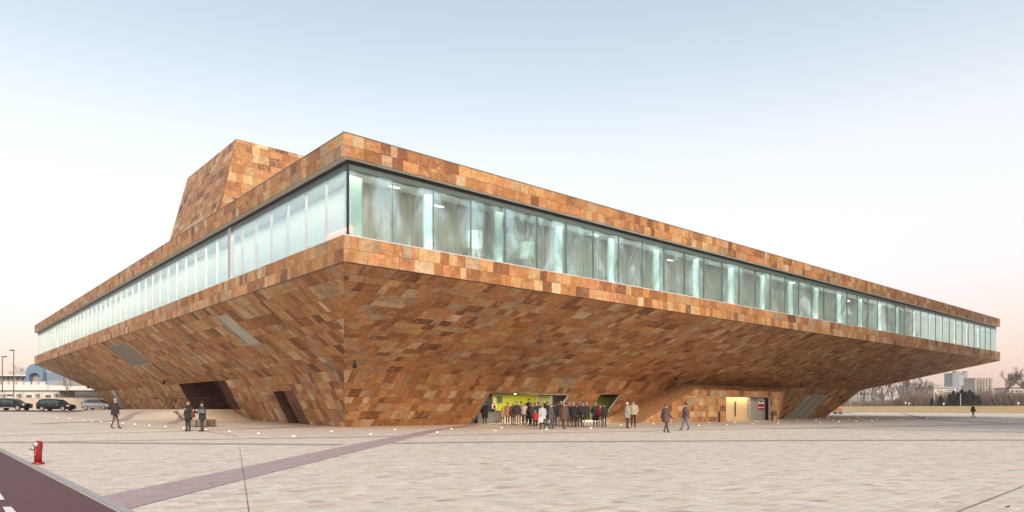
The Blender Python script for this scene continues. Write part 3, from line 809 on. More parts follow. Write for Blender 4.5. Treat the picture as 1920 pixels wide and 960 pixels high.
# vertical lettering
def text(s, size, m):
    c = bpy.data.curves.new('lettering', 'FONT'); c.body = s; c.size = size; c.extrude = .004; c.align_x = 'LEFT'; c.materials.append(m)
    o = bpy.data.objects.new('lettering', c); COL.objects.link(o); return o
tx = text('APARCAMENT', .40, M['black'])
org = fP.to3(x0 + Wp * .60 + .28, .25, -.67)
ey = -fP.ex; ex = Vector((0, 0, 1)); ez = ex.cross(ey)
if ez.dot(fP.n) < 0: ey = -ey; ez = ex.cross(ey)
tx.matrix_world = Matrix(((ex.x, ey.x, ez.x, org.x), (ex.y, ey.y, ez.y, org.y), (ex.z, ey.z, ez.z, org.z), (0, 0, 0, 1)))
tx.scale = (.72, .8, 1)
bpy.context.view_layer.update()
_m = bpy.data.meshes.new_from_object(tx); _w = tx.matrix_world.copy(); bpy.data.objects.remove(tx)
tx = link('lettering', _m); tx.matrix_world = _w
tag(tx, 'dark vertical lettering on the panel beside the wooden doors', 'lettering')
mb = MB(); mb.poly([fP.to3(x0 + Wp * .603, y1 - .42, -.67), fP.to3(x0 + Wp * .645, y1 - .42, -.67), fP.to3(x0 + Wp * .624, y1 - .15, -.67)])
hp(mb.build('arrow_mark', M['black']))
t = empty('poster', fP.to3(x0 + Wp * .86, 1.3, -.64)); tag(t, 'white poster with red bands beside the wooden doors', 'poster')
def ppart(nm, m, xa, xb, ya, yb, ha, hb):
    mb = MB(); mb.box(xa, xb, ya, yb, ha, hb, fn=lambda a, b, c: fP.to3(a, b, c) - t.location); mb.build(nm, m, t)
pa, pb_ = x0 + Wp * .845, x0 + Wp * .985
ppart('sheet', M['cream'], pa, pb_, 1.05, y1 - .15, -.655, -.645)
for (ya, yb, mm) in ((1.07, 1.32, M['posterred']), (1.42, 1.78, M['posterred'])): ppart('print_band', mm, pa + .01, pb_ - .01, ya, yb, -.643, -.638)
ppart('print_mark', M['black'], pa + .2, pb_ - .25, 1.95, 2.1, -.643, -.638)

# --- fly tower on the roof
TD = 68.0
T0 = at(443, 260, TD); u0, v0 = UV(T0.x, T0.y); zT0 = T0.z
LT = (443 + 181) / (352 + 181) - 1; LT = LT * TD / LY
def fitlean(base_uv, target, sv):
    best = None
    for su in np.linspace(-.2, 1.2, 141):
        h = 0
        for h in np.linspace(1, 14, 131):
            p = B(base_uv[0] - su * h, base_uv[1] + sv * h, zT0 - h); x, y = proj(p)
            if y >= target[1]: break
        e = abs(x - target[0])
        if best is None or e < best[0]: best = (e, su)
    return best[1]
su = fitlean((u0, v0), (414, 386), -.12)
best = min(((abs(proj(B(u0 - su * 10, v0 + LT + sb * 10, zT0 - 10))[0] - (352 - 34 * (proj(B(u0 - su * 10, v0 + LT + sb * 10, zT0 - 10))[1] - 333) / 119)), sb) for sb in np.linspace(-.6, .6, 61)))
sb = best[1]
H = zT0 - ZT + .6; zb2 = zT0 - H; UT = 26
ta, tb_, tc_ = B(u0, v0, zT0), B(u0 + UT, v0, zT0), B(u0, v0 + LT, zT0)
ba, bb_, bc = B(u0 - su * H, v0 - .12 * H, zb2), B(u0 + UT + su * H, v0 - .12 * H, zb2), B(u0 - su * H, v0 + LT + sb * H, zb2)
td, bd = B(u0 + UT, v0 + LT, zT0), B(u0 + UT + su * H, v0 + LT + sb * H, zb2)
INT = B(u0 + 8, v0 + 8, zb2)
rowt = lambda: float(rng.choice([.62, .75, .9]))
lens_t = lambda: float(rng.choice([.6, .8, 1.0, 1.3, 1.7], p=[.15, .25, .3, .2, .1]))
Face(ba, Rv, ta, INT).clad([ba, bb_, tb_, ta], rowt, lens_t)
Face(ba, Lv, ta, INT).clad([ba, bc, tc_, ta], rowt, lens_t)
mb = MB(); mb.poly([bb_, bd, td, tb_], (.42, .22, .1)); mb.poly([bd, bc, tc_, td], (.42, .22, .1)); mb.poly([ta, tb_, td, tc_], (.42, .22, .1))
hp(mb.build('tower_rear', M['stone'], col=True))

# --- cladding pieces: the 300 that show largest are parts of their own, the rest one mass
def shown(face, p):
    pts = [face.to3(x, y) for x, y in p]
    if face.n.dot(pts[0] - Vector((0, 0, CH))) >= 0: return 0
    q_ = [proj(a) for a in pts]
    if any(a[0] < 0 or a[0] > 1920 or a[1] < 0 for a in q_): return 0
    return parea(q_)
ar = [(shown(f_, p), i) for i, (f_, p, c) in enumerate(TILES)]
big = set(i for _, i in sorted(ar, reverse=True)[:300])
mass = MB()
for i, (f_, p, c) in enumerate(TILES):
    if i in big:
        mb = MB(); tile_geo(mb, f_, p, c); hp(mb.build('stone_slab', M['stone'], col=True))
    else: tile_geo(mass, f_, p, c)
o = hp(mass.build('stone_cladding', M['stone'], col=True)); o['kind'] = 'stuff'

# ------------------------------------------------------------------ entrance stair, railing, bench
t = empty('entrance_stair', B(4, VB + 19, 0)); tag(t, 'broad pale stone steps climbing to the dark main entrance', 'stairs')
NS = 7
for i in range(NS):
    z = (i + 1) * 1.19 / NS; va = VB + 16.6 + i * .78
    uw = UB - (UB - UK) * z / ZK
    mb = MB(); mb.box(2.2 + .08 * i, uw + .1, va, (VB + 23.5 if i == NS - 1 else va + .80), -.1 if i == 0 else z - .19, z, fn=lambda a, b, c: B(a, b, c) - t.location)
    mb.build('step', M['step'], t)
    mb = MB(); mb.box(2.3 + .08 * i, uw - .05, va - .012, va + .03, z + .001, z + .006, fn=lambda a, b, c: B(a, b, c) - t.location); mb.build('nosing', M['greyp'], t)
mb = MB(); mb.box(UB - 4.2, UB + 4, VB + 20.5, VB + 40.5, 1.0, 1.185, fn=B); hp(mb.build('entrance_floor', M['step']))

r0 = at(305.4, 768.6, 70.0); t = empty('handrail', (r0.x, r0.y, gz(r0.x, r0.y))); tag(t, 'brown metal handrail with slanting posts above the paved mound', 'railing')
tops = [313.5, 322.6, 331.8, 341, 350, 360, 370.5, 381.5, 393]
for i, xt in enumerate(tops):
    f_ = i / 8; dp = 70 - 3.5 * f_
    top = at(xt, 748 - 2.4 * f_, dp); bot = at(xt - 8.6, 768.6, dp); bot.z = gz(bot.x, bot.y) - .02
    mb = MB(); mb.tube([bot - t.location, top - t.location], .028, 6); mb.build('post', M['rustrail'], t)
mb = MB(); mb.tube([at(312.5, 748, 70) - t.location, at(395, 745.6, 66.5) - t.location], .035, 6); mb.build('top_rail', M['rustrail'], t)

c = ground(367, 800.5); t = empty('slatted_bench', c, ROT); tag(t, 'low slatted timber bench block on the paving in front of the stair', 'bench')
slat_l = mat('slat_lit', (.22, .19, .18), .7); slat_d = mat('slat_shaded', (.11, .055, .04), .7)  # light and shade of the bench faces put into two slat tones
for i in range(5):
    z = .05 + i * .095
    mb = MB(); mb.box(-.03, 1.35, -.03, .03, z, z + .058); mb.build('slat', slat_d, t)
    mb = MB(); mb.box(-.03, .03, .035, 1.75, z, z + .058); mb.build('slat', slat_l, t)
    mb = MB(); mb.box(1.30, 1.36, .035, 1.75, z, z + .058); mb.build('slat', slat_d, t)
for xx in (.04, 1.2):
    for yy in (.05, 1.6):
        mb = MB(); mb.box(xx, xx + .07, yy, yy + .07, 0, .50); mb.build('leg', M['black'], t)
for j in range(10):
    mb = MB(); mb.box(-.02 + j * .138, .105 + j * .138, -.02, 1.74, .515, .55); mb.build('seat_board', M['step'], t)

# ------------------------------------------------------------------ ground uplights
ups = [(106, 784), (130, 785), (156.6, 788), (172, 789.2), (189.4, 790.7), (208, 792), (230, 794), (253, 795.6), (280, 797.5), (310, 799.8), (344, 802.6), (386, 805.5), (430, 808.8), (485, 813), (550.4, 818.5), (622, 809), (695, 814),
       (741, 806), (820, 810.7), (847, 804.4), (940.5, 802.3), (929, 807.8), (1025, 805), (1108, 803), (1165, 797), (1184, 801), (1225, 795), (1249, 799.4), (1281, 793.7), (1309.6, 798), (1331, 792.8), (1363.5, 796.4), (1378, 791.6), (1413, 795), (1420, 790.3), (1458.6, 793.7), (1460, 789.5),
       (1496, 788.5), (1530, 788), (1537.7, 791.7), (1553.6, 783.5), (1561.8, 787.7), (1573, 790.6), (1591, 786.7), (1605.5, 789.8), (1610, 784), (1635, 789), (1644.5, 786), (1670, 784.6), (1689.6, 787), (1738, 785)]
mr_ = MB(); mr_.lathe([(.11, -.05), (.11, .012), (.085, .014), (.085, .008)], 14); mr_ = mr_.mesh('rim', M['steel'])
ml_ = MB(); ml_.lathe([(.083, -.03), (.083, .010), (.06, .018)], 14); ml_ = ml_.mesh('lens', M['bulb'])
for (x, y) in ups:
    c = ground(x, y); t = empty('ground_uplight', c); tag(t, 'small round lit light set flush in the paving of the square', 'ground light', 'uplights in the paving')
    r_ = link('rim', mr_, t); l_ = link('lens', ml_, t)
    d = bpy.data.lights.new('uplight_beam', 'SPOT'); d.energy = 9; d.spot_size = math.radians(95); d.spot_blend = .8; d.color = (1, .58, .26); d.shadow_soft_size = .08
    sp = bpy.data.objects.new('uplight_beam', d); COL.objects.link(sp); sp.location = c + Vector((0, 0, .05)); sp.rotation_euler = (math.radians(180), 0, 0)

# ------------------------------------------------------------------ bollards, soffit floodlights
for (x, y, top, lab) in ((1348.5, 791.3, 770, 'dark post bollard left of the wooden doors'), (1448, 788.8, 770, 'dark post bollard right of the wooden doors')):
    c = ground(x, y); h = (y - top) / F * c.y; t = empty('bollard', c); tag(t, lab, 'bollard', 'bollards by the doors')
    mb = MB(); mb.lathe([(.10, 0), (.10, h - .12), (.09, h - .10)], 12); mb.build('post', M['black'], t)
    mb = MB(); mb.lathe([(.075, h - .10), (.075, h - .05)], 12); mb.build('light_slot', M['wood'], t)
    mb = MB(); mb.lathe([(.10, h - .05), (.10, h - .01), (.08, h)], 12); mb.build('cap', M['black'], t)
for (x, y, face, lab) in ((1268, 705, fSR, 'small dark floodlight under the right soffit above the porch'), (1503, 718, fSR, 'small dark floodlight under the right soffit near its far end'), (308, 711, fSL, 'small dark floodlight under the left soffit beside the entrance'),
                          (166, 722, fSL, 'small dark floodlight under the far left soffit edge'), (665, 676, fSR, 'small dark floodlight under the soffit beside the near corner')):
    p = face.to3(*face.hit(x, y), 0); t = empty('floodlight', p); tag(t, lab, 'floodlight', 'floodlights under the soffit')
    mb = MB(); mb.tube([(0, 0, .05), (0, 0, -.30)], .03, 6); mb.build('stem', M['black'], t)
    mb = MB(); mb.tube([(-.02, .12, -.25), (.02, -.16, -.40)], [.10, .14], 10); mb.build('housing', M['black'], t)

# ------------------------------------------------------------------ hydrant
c = ground(71.5, 870.5); t = empty('fire_hydrant', c); tag(t, 'red fire hydrant with silver caps beside the kerb of the red lane', 'fire hydrant')
k = .62 / .62
mb = MB(); mb.lathe([(.12, 0), (.125, .01), (.125, .045), (.10, .055)], 18); mb.build('base_flange', M['red'], t, True)
mb = MB(); mb.lathe([(.078, .05), (.080, .30), (.088, .36), (.092, .40), (.092, .49), (.085, .52), (.06, .545), (.045, .55)], 18); mb.build('barrel', M['red'], t, True)
mb = MB(); mb.lathe([(.025, .548), (.028, .575), (.018, .58)], 6); mb.build('top_nut', M['wood'], t)
mb = MB(); mb.tube([(0, -.08, .47), (0, -.125, .47)], [.062, .058], 14); mb.tube([(-.03, -.11, .44), (-.045, -.115, .43)], .022, 8); mb.tube([(.03, -.11, .44), (.045, -.115, .43)], .022, 8); mb.build('front_cap', M['silver'], t, True)
mb = MB(); mb.tube([(-.08, 0, .375), (-.175, 0, .375)], [.045, .05], 12); mb.build('side_cap', M['silver'], t, True)
mb = MB(); mb.tube([(.0, -.128, .44), (.008, -.10, .36), (-.01, -.095, .20)], .006, 5); mb.tube([(-.17, -.02, .34), (-.15, -.05, .22), (-.11, -.06, .16), (-.085, -.05, .22)], .004, 5); mb.build('chain', M['silver'], t)

# ------------------------------------------------------------------ people
_pm = {}
def cm(col, rough=.85):
    k_ = tuple(round(c_, 3) for c_ in col)
    if k_ not in _pm: _pm[k_] = mat('cloth', col, rough, var=.12, scale=9)
    return _pm[k_]
def skin_mesh(pts, edges, mats, classify):
    me = bpy.data.meshes.new('body'); me.from_pydata([p[0] for p in pts], [], []); me.update()
    me2 = bpy.data.meshes.new('body'); me2.from_pydata([p[0] for p in pts], edges, [])
    ob = bpy.data.objects.new('tmp', me2); COL.objects.link(ob)
    m1 = ob.modifiers.new('s', 'SKIN'); m1.branch_smoothing = .4
    m2 = ob.modifiers.new('u', 'SUBSURF'); m2.levels = 1; m2.render_levels = 1
    if not me2.skin_vertices: 
        with bpy.context.temp_override(object=ob, active_object=ob): bpy.ops.mesh.customdata_skin_add()
    for sv, p in zip(me2.skin_vertices[0].data, pts):
        r = p[1]; sv.radius = (r, r) if not isinstance(r, tuple) else r
    me2.skin_vertices[0].data[0].use_root = True
    dg = bpy.context.evaluated_depsgraph_get(); dg.update()
    res = bpy.data.meshes.new_from_object(ob.evaluated_get(dg))
    bpy.data.objects.remove(ob); bpy.data.meshes.remove(me)
    res.materials.clear()
    for m_ in mats: res.materials.append(m_)
    for pl in res.polygons: pl.material_index = classify(pl.center); pl.use_smooth = True
    return res
def person(px, feet, head, lab, face=180, coat=(.02, .02, .022), hem=.78, legs=(.03, .03, .035), hair=(.03, .022, .018), stride=0., arms=('down', 'down'), hat=None, puff=False, scarf=None, bald=False, width=1.22, group='people waiting outside the ticket lobby', bare=None, back=0.):
    g = ground(px, feet)
    if back: g = g + Vector((g.x / g.y * back, back, 0)); g.z = gz(g.x, g.y)
    Hh = (feet - head) / F * ground(px, feet).y * (1.0 + back / ground(px, feet).y)
    s_ = Hh / 1.76; PR = random.Random(int(px * 7)); face = face + PR.uniform(-22, 22); dl = PR.uniform(-.03, .03); hx_ = PR.uniform(-.02, .02)
    if hair == (.03, .022, .018): hair = PR.choice([(.03, .022, .018), (.06, .04, .03), (.12, .075, .045), (.22, .2, .19), (.02, .018, .016), (.3, .28, .27)])
    if arms == ('down', 'down') and stride == 0: arms = PR.choice([('down', 'down'), ('pocket', 'down'), ('pocket', 'pocket'), ('chest', 'down'), ('down', 'pocket')]); stride = PR.uniform(-.07, .07)
    root = empty('person', g - Vector((0, 0, .004)), math.radians(180 - face + 180)); root.scale = (s_, s_, s_)
    tag(root, lab, 'person', group)
    P = [((0, 0, .95), (.15, .11)), ((0, 0, 1.12), (.14, .10)), ((0, 0, 1.32), (.165, .115)), ((0, .005, 1.47), .075), ((0, 0, 1.53), .055), ((0, -.015, 1.59), (.066, .075)), ((0, -.005, 1.66), (.076, .092)), ((0, .005, 1.725), (.055, .065)), ((0, -.105, 1.625), .016)]
    E = [(0, 1), (1, 2), (2, 3), (3, 4), (4, 5), (5, 6), (6, 7), (5, 8)]
    def addp(p, r, par):
        P.append((p, r)); E.append((par, len(P) - 1)); return len(P) - 1
    sl = {}
    for sg, am in ((-1, arms[0]), (1, arms[1])):
        st_ = stride * sg
        h1 = addp((sg * .09, 0, .88), .095, 0); kn_ = addp((sg * .10, -.03 - st_ * .45, .49), .065, h1); an = addp((sg * .10, .02 - st_, .09 + (.05 if st_ < 0 else 0)), .045, kn_)
        hl = addp((sg * .10, .05 - st_, .04 + (.05 if st_ < 0 else 0)), .035, an); addp((sg * .115, -.15 - st_, .038), .036, an)
        sh = addp((sg * .17, 0, 1.41), .07, 2)
        if am == 'down': e_, w_ = (sg * .25, .04 + st_ * .3, 1.12), (sg * .26, -.06 + st_ * .8, .88)
        elif am == 'pocket': e_, w_ = (sg * .29, .08, 1.12), (sg * .19, -.11, .93)
        elif am == 'chest': e_, w_ = (sg * .26, -.02, 1.10), (sg * .06, -.22, 1.27)
        elif am == 'out': e_, w_ = (sg * .27, -.14, 1.13), (sg * .22, -.38, 1.24)
        else: e_, w_ = (sg * .30, -.05, 1.16), (sg * .42, -.22, 1.0)
        ei = addp(e_, .048, sh); wi = addp(w_, .034, ei)
        d = (Vector(w_) - Vector(e_)).normalized(); pm = Vector(w_) + d * .055; pi_ = addp(tuple(pm), (.038, .022), wi)
        sd_ = d.cross(Vector((0, 1, 0)))
        sd_ = sd_.normalized() if sd_.length > .1 else Vector((1, 0, 0))
        for q_, ln in ((-.027, .062), (-.009, .075), (.009, .07), (.027, .055)):
            a = pm + sd_ * q_ + d * .03; b_ = a + d * ln * .6; c_ = b_ + (d + Vector((0, -.5, 0))).normalized() * ln * .4
            i1 = addp(tuple(a), .010, pi_); i2 = addp(tuple(b_), .009, i1); addp(tuple(c_), .007, i2)
        a = Vector(w_) + d * .025 + Vector((0, -.03, 0)); i1 = addp(tuple(a), .011, wi); addp(tuple(a + d * .03 + Vector((-sg * .01, -.02, 0))), .009, i1)
        sl[sg] = [(sg * .155, 0, 1.43), e_, w_]
    shoe = (.02, .018, .016)
    mats = [M['skin'], cm(legs), cm(shoe), cm(coat)]
    body = skin_mesh(P, E, mats, lambda c_: 0 if c_.z > 1.5 or (abs(c_.x) > .17 and c_.z < 1.1 and c_.z > .7) or (arms != ('down', 'down') and c_.y < -.13 and c_.z > .85) else (2 if c_.z < .10 else (1 if c_.z < .97 else 3)))
    link('body', body, root)
    # coat: one shell of torso and sleeves
    mb = MB(); rows = []
    zs = list(np.linspace(hem, 1.30, 9 if not puff else 19)) + [1.38, 1.44, 1.49, 1.52]
    for j, z in enumerate(zs):
        t_ = (z - hem) / (1.3 - hem)
        if z <= 1.30: rx, ry = (.215 - .02 * math.sin(t_ * math.pi)) * width, (.165 + .02 * (1 - t_)) * width
        elif z < 1.4: rx, ry = .205 * width, .15
        elif z < 1.46: rx, ry = .165, .13
        elif z < 1.5: rx, ry = .095, .095
        else: rx, ry = .082, .085
        if puff and z < 1.4: k_ = 1 + .05 * (j % 2); rx *= k_; ry *= k_
        rows.append([(rx * math.cos(a), ry * math.sin(a) + .008, z) for a in np.linspace(0, 2 * math.pi, 17)[:-1]])
    mb.grid(rows, True, True)
    for sg in (-1, 1):
        a, b_, c_ = [Vector(q_) for q_ in sl[sg]]
        mb.tube([a, a.lerp(b_, .5), b_, b_.lerp(c_, .5), c_], [.095, .085, .075, .068, .058], 10)
    mb.build('coat', cm(coat, .6 if puff else .85), root, True)
    if scarf:
        mb = MB(); mb.lathe([(.10, 1.44), (.125, 1.47), (.12, 1.52), (.09, 1.545)], 14); mb.build('scarf', cm(scarf), root, True)
    if hat:
        mb = MB(); mb.lathe([(.098, 1.655), (.105, 1.69), (.095, 1.74), (.06, 1.775), (.02, 1.785)], 14); mb.build('hat', cm(hat), root, True)
    elif not bald:
        mb = MB(); rows = []
        for j, ph in enumerate(np.linspace(.02, 2.0, 8)):
            rows.append([(.092 * math.sin(ph) * math.cos(a), .108 * math.sin(ph) * math.sin(a) + .012, 1.665 + .10 * math.cos(ph) + (.055 * max(0, -math.sin(a)) if ph > 1.2 else 0)) for a in np.linspace(0, 2 * math.pi, 15)[:-1]])
        mb.grid(rows, True, True); mb.build('hair', cm(hair), root, True)
    for sg in (-1, 1):
        mb = MB(); mb.lathe([(.004, -.009), (.010, 0), (.004, .009)], 6, (sg * .03, -.082, 1.648)); mb.build('eye', M['black'], root)
    return root
BK = (.014, .014, .016); NV = (.02, .025, .04); GR = (.12, .12, .125); BR = (.085, .045, .03); WH = (.42, .42, .41)
person(909, 795.5, 753.5, 'person in a long black coat standing alone at the lobby counter', 150, BK, .5, BK, arms=('out', 'down'))
person(942, 795.5, 763.5, 'small child in a beige jacket at the counter', 170, (.36, .26, .17), .75, (.10, .09, .09), hair=(.16, .09, .05))
person(952, 794.8, 753.5, 'person in a peach coat before the lime wall', 175, (.52, .24, .14), .62, (.07, .06, .055))
person(968.5, 799, 752, 'person in a dark jacket and grey trousers left of the crowd', 185, (.028, .028, .03), .82, (.14, .125, .11))
person(977.5, 797, 753, 'person in a muted pink top behind the dark jacket', 200, (.30, .19, .165), .82, (.17, .13, .11), back=1.5)
person(984.5, 796.3, 755, 'person in a cream jacket and blue jeans', 180, (.50, .45, .37), .80, (.05, .065, .10), hair=(.2, .12, .07))
person(991.5, 795.8, 748.3, 'tall person with a pale face turned to the camera among the crowd', 10, BK, .78, BK, back=2.0)
person(994.8, 796.5, 755, 'person in a long black coat next to the cream jacket', 175, BK, .5, BK)
person(1003, 797.5, 755.5, 'person in a dark brown coat behind the red child', 170, (.05, .03, .022), .6, BK, back=.6)
person(1004, 800.8, 769.5, 'small child in a bright red jacket at the front of the crowd', 200, (.48, .015, .03), .75, NV)
person(1017, 805, 757.5, 'person in a pale grey coat and black trousers in front of the crowd', 170, WH, .72, BK, hair=(.3, .2, .15), width=1.18, stride=.10)
person(1020.5, 797.5, 751, 'bald person looking over the pale grey coat', 20, BK, .78, BK, bald=True, back=2.2)
person(1032.5, 804.3, 757, 'person in a mid grey coat and jeans striding right', 250, (.10, .105, .115), .70, (.06, .075, .11), hair=(.25, .14, .10), width=1.12, stride=.16)
person(1040, 799.6, 755.5, 'person in black just right of the mid grey coat', 180, BK, .7, NV)
person(1046.5, 799, 753.5, 'person in black with dark hair behind the brown coat', 200, BK, .75, (.2, .19, .18), back=.8)
person(1052, 798.5, 752.5, 'person in dark grey behind the brown coat', 160, (.04, .04, .042), .75, BK, back=1.6)
person(1057.5, 805, 754, 'person in a wide brown coat and tan trousers', 190, (.105, .062, .042), .62, (.22, .13, .08), hair=(.30, .17, .13), width=1.28, stride=.12)
person(1067, 797.5, 756, 'person in black half hidden right of the brown coat', 170, BK, .7, BK, back=1.5)
person(1075.5, 801.3, 754.2, 'person in all black standing upright right of the brown coat', 180, (.012, .012, .016), .7, BK)
person(1087.5, 799, 753.4, 'person in a dark coat with grey trousers beside the puffer coat', 175, (.035, .03, .028), .66, (.26, .24, .22), back=.5)
person(1099.5, 801.3, 754, 'person in a shiny black puffer coat with white trousers', 160, (.022, .02, .02), .60, (.42, .41, .40), stride=.09, puff=True)
person(1116.5, 800, 754.4, 'woman shaped figure in a long dark coat facing the square', 15, (.03, .026, .028), .45, BK, arms=('pocket', 'pocket')).__setitem__('label', 'person in a long dark coat facing the square')
person(1125.3, 800.2, 759, 'person in a dark red jacket and grey trousers', 190, (.27, .012, .03), .80, (.20, .17, .14), hair=(.22, .18, .16))
person(1133.2, 801, 756, 'person in a black leather jacket and dark jeans', 178, (.02, .021, .023), .80, (.025, .035, .06), width=1.12)
person(1176.2, 803, 754, 'grey haired person in a light grey coat, left of a pair', 240, (.36, .325, .29), .70, (.09, .06, .045), hair=(.55, .52, .5), arms=('down', 'pocket'), group='pair talking by the sloping wall')
person(1187.5, 802.5, 750.5, 'person in a tan jacket and dark trousers, right of a pair', 20, (.38, .31, .22), .84, (.025, .03, .045), hair=(.07, .05, .04), arms=('pocket', 'pocket'), group='pair talking by the sloping wall')
person(1249, 811.8, 757, 'walking person in a brown violet coat before the porch', 265, (.11, .07, .07), .66, (.06, .05, .05), stride=.24, group='people walking across the square')
person(1285, 806.5, 755, 'walking person in a dark jacket and blue jeans before the porch', 95, (.09, .065, .065), .78, (.09, .14, .24), stride=.22, group='people walking across the square')
person(216, 803.8, 747.5, 'walking person in a dark jacket before the far left wall', 260, (.035, .03, .034), .80, (.12, .085, .065), stride=.18, hat=(.36, .22, .20), group='people walking across the square')
person(1824.5, 783.2, 758, 'lone walking person far off by the ochre wall', 260, (.09, .07, .04), .70, (.05, .04, .035), stride=.22, group='people walking across the square')
pa_ = person(353, 809, 752.5, 'person in a black coat and scarf facing the camera by the bench', 20, (.018, .02, .023), .66, BK, hair=(.26, .15, .08), arms=('pocket', 'chest'), scarf=(.006, .006, .007), width=1.1, group='pair talking by the bench')
pb2 = person(379, 809.6, 754, 'person in a dark teal coat and plum hat by the bench', 75, (.022, .032, .037), .72, (.065, .055, .05), hat=(.05, .03, .035), arms=('chest', 'out'), width=1.08, group='pair talking by the bench')
for (x_, fy_, hy_, lab_, fc_, co_, le_, bk_) in ((998.5, 799.5, 756.5, 'person in charcoal squeezed between the black coat and the red child', 165, (.03, .03, .033), BK, 0), (1010, 798.5, 754.5, 'person in dark olive behind the pale grey coat', 190, (.045, .043, .03), BK, 1.0), (1026, 799.5, 753.5, 'person in black between the pale grey and mid grey coats', 150, BK, NV, .8),
        (1062.5, 800.5, 755, 'person in dark navy right behind the brown coat', 200, NV, BK, .3), (1081.5, 799.8, 757, 'shorter person in black left of the dark coat with grey trousers', 215, BK, (.05, .045, .04), 0), (1093, 800, 756, 'person in dark brown just left of the puffer coat', 185, (.04, .028, .02), BK, .3), (961, 797.5, 756, 'person in deep red brown right of the peach coat', 160, (.10, .03, .02), (.10, .06, .05), .5)):
    person(x_, fy_, hy_, lab_, fc_, co_, .72, le_, back=bk_)
def bag(px, feet, z, lab, col, w_=.28, h_=.26, dy=-.1):
    g = ground(px, feet); t = empty('handbag', g + Vector((0, dy, z))); tag(t, lab, 'bag')
    mb = MB(); rows = []
    for zz, k_ in ((0, .8), (.05, 1), (.6, 1), (.9, .9), (1, .75)):
        rows.append([(w_ / 2 * k_ * math.copysign(abs(math.cos(a)) ** .6, math.cos(a)), .06 * k_ * math.sin(a), zz * h_) for a in np.linspace(0, 2 * math.pi, 13)[:-1]])
    mb.grid(rows, True, True); mb.build('pouch', cm(col), t, True)
    mb = MB(); mb.tube([(-w_ * .3, 0, h_ * .9), (-w_ * .25, 0, h_ + .14), (0, 0, h_ + .2), (w_ * .25, 0, h_ + .14), (w_ * .3, 0, h_ * .9)], .012, 6); mb.build('strap', cm(col), t, True)
bag(363, 809, .78, 'red brown shoulder bag at the side of the person in the black coat', (.14, .035, .025), .26, .34)
bag(381, 809.6, 1.02, 'grey shoulder bag under the arm of the person in teal', (.13, .13, .155), .42, .22, -.26)
bag(1013.5, 805, .42, 'white carrier bag held by the person in the pale grey coat', (.55, .54, .55), .34, .36, -.2)

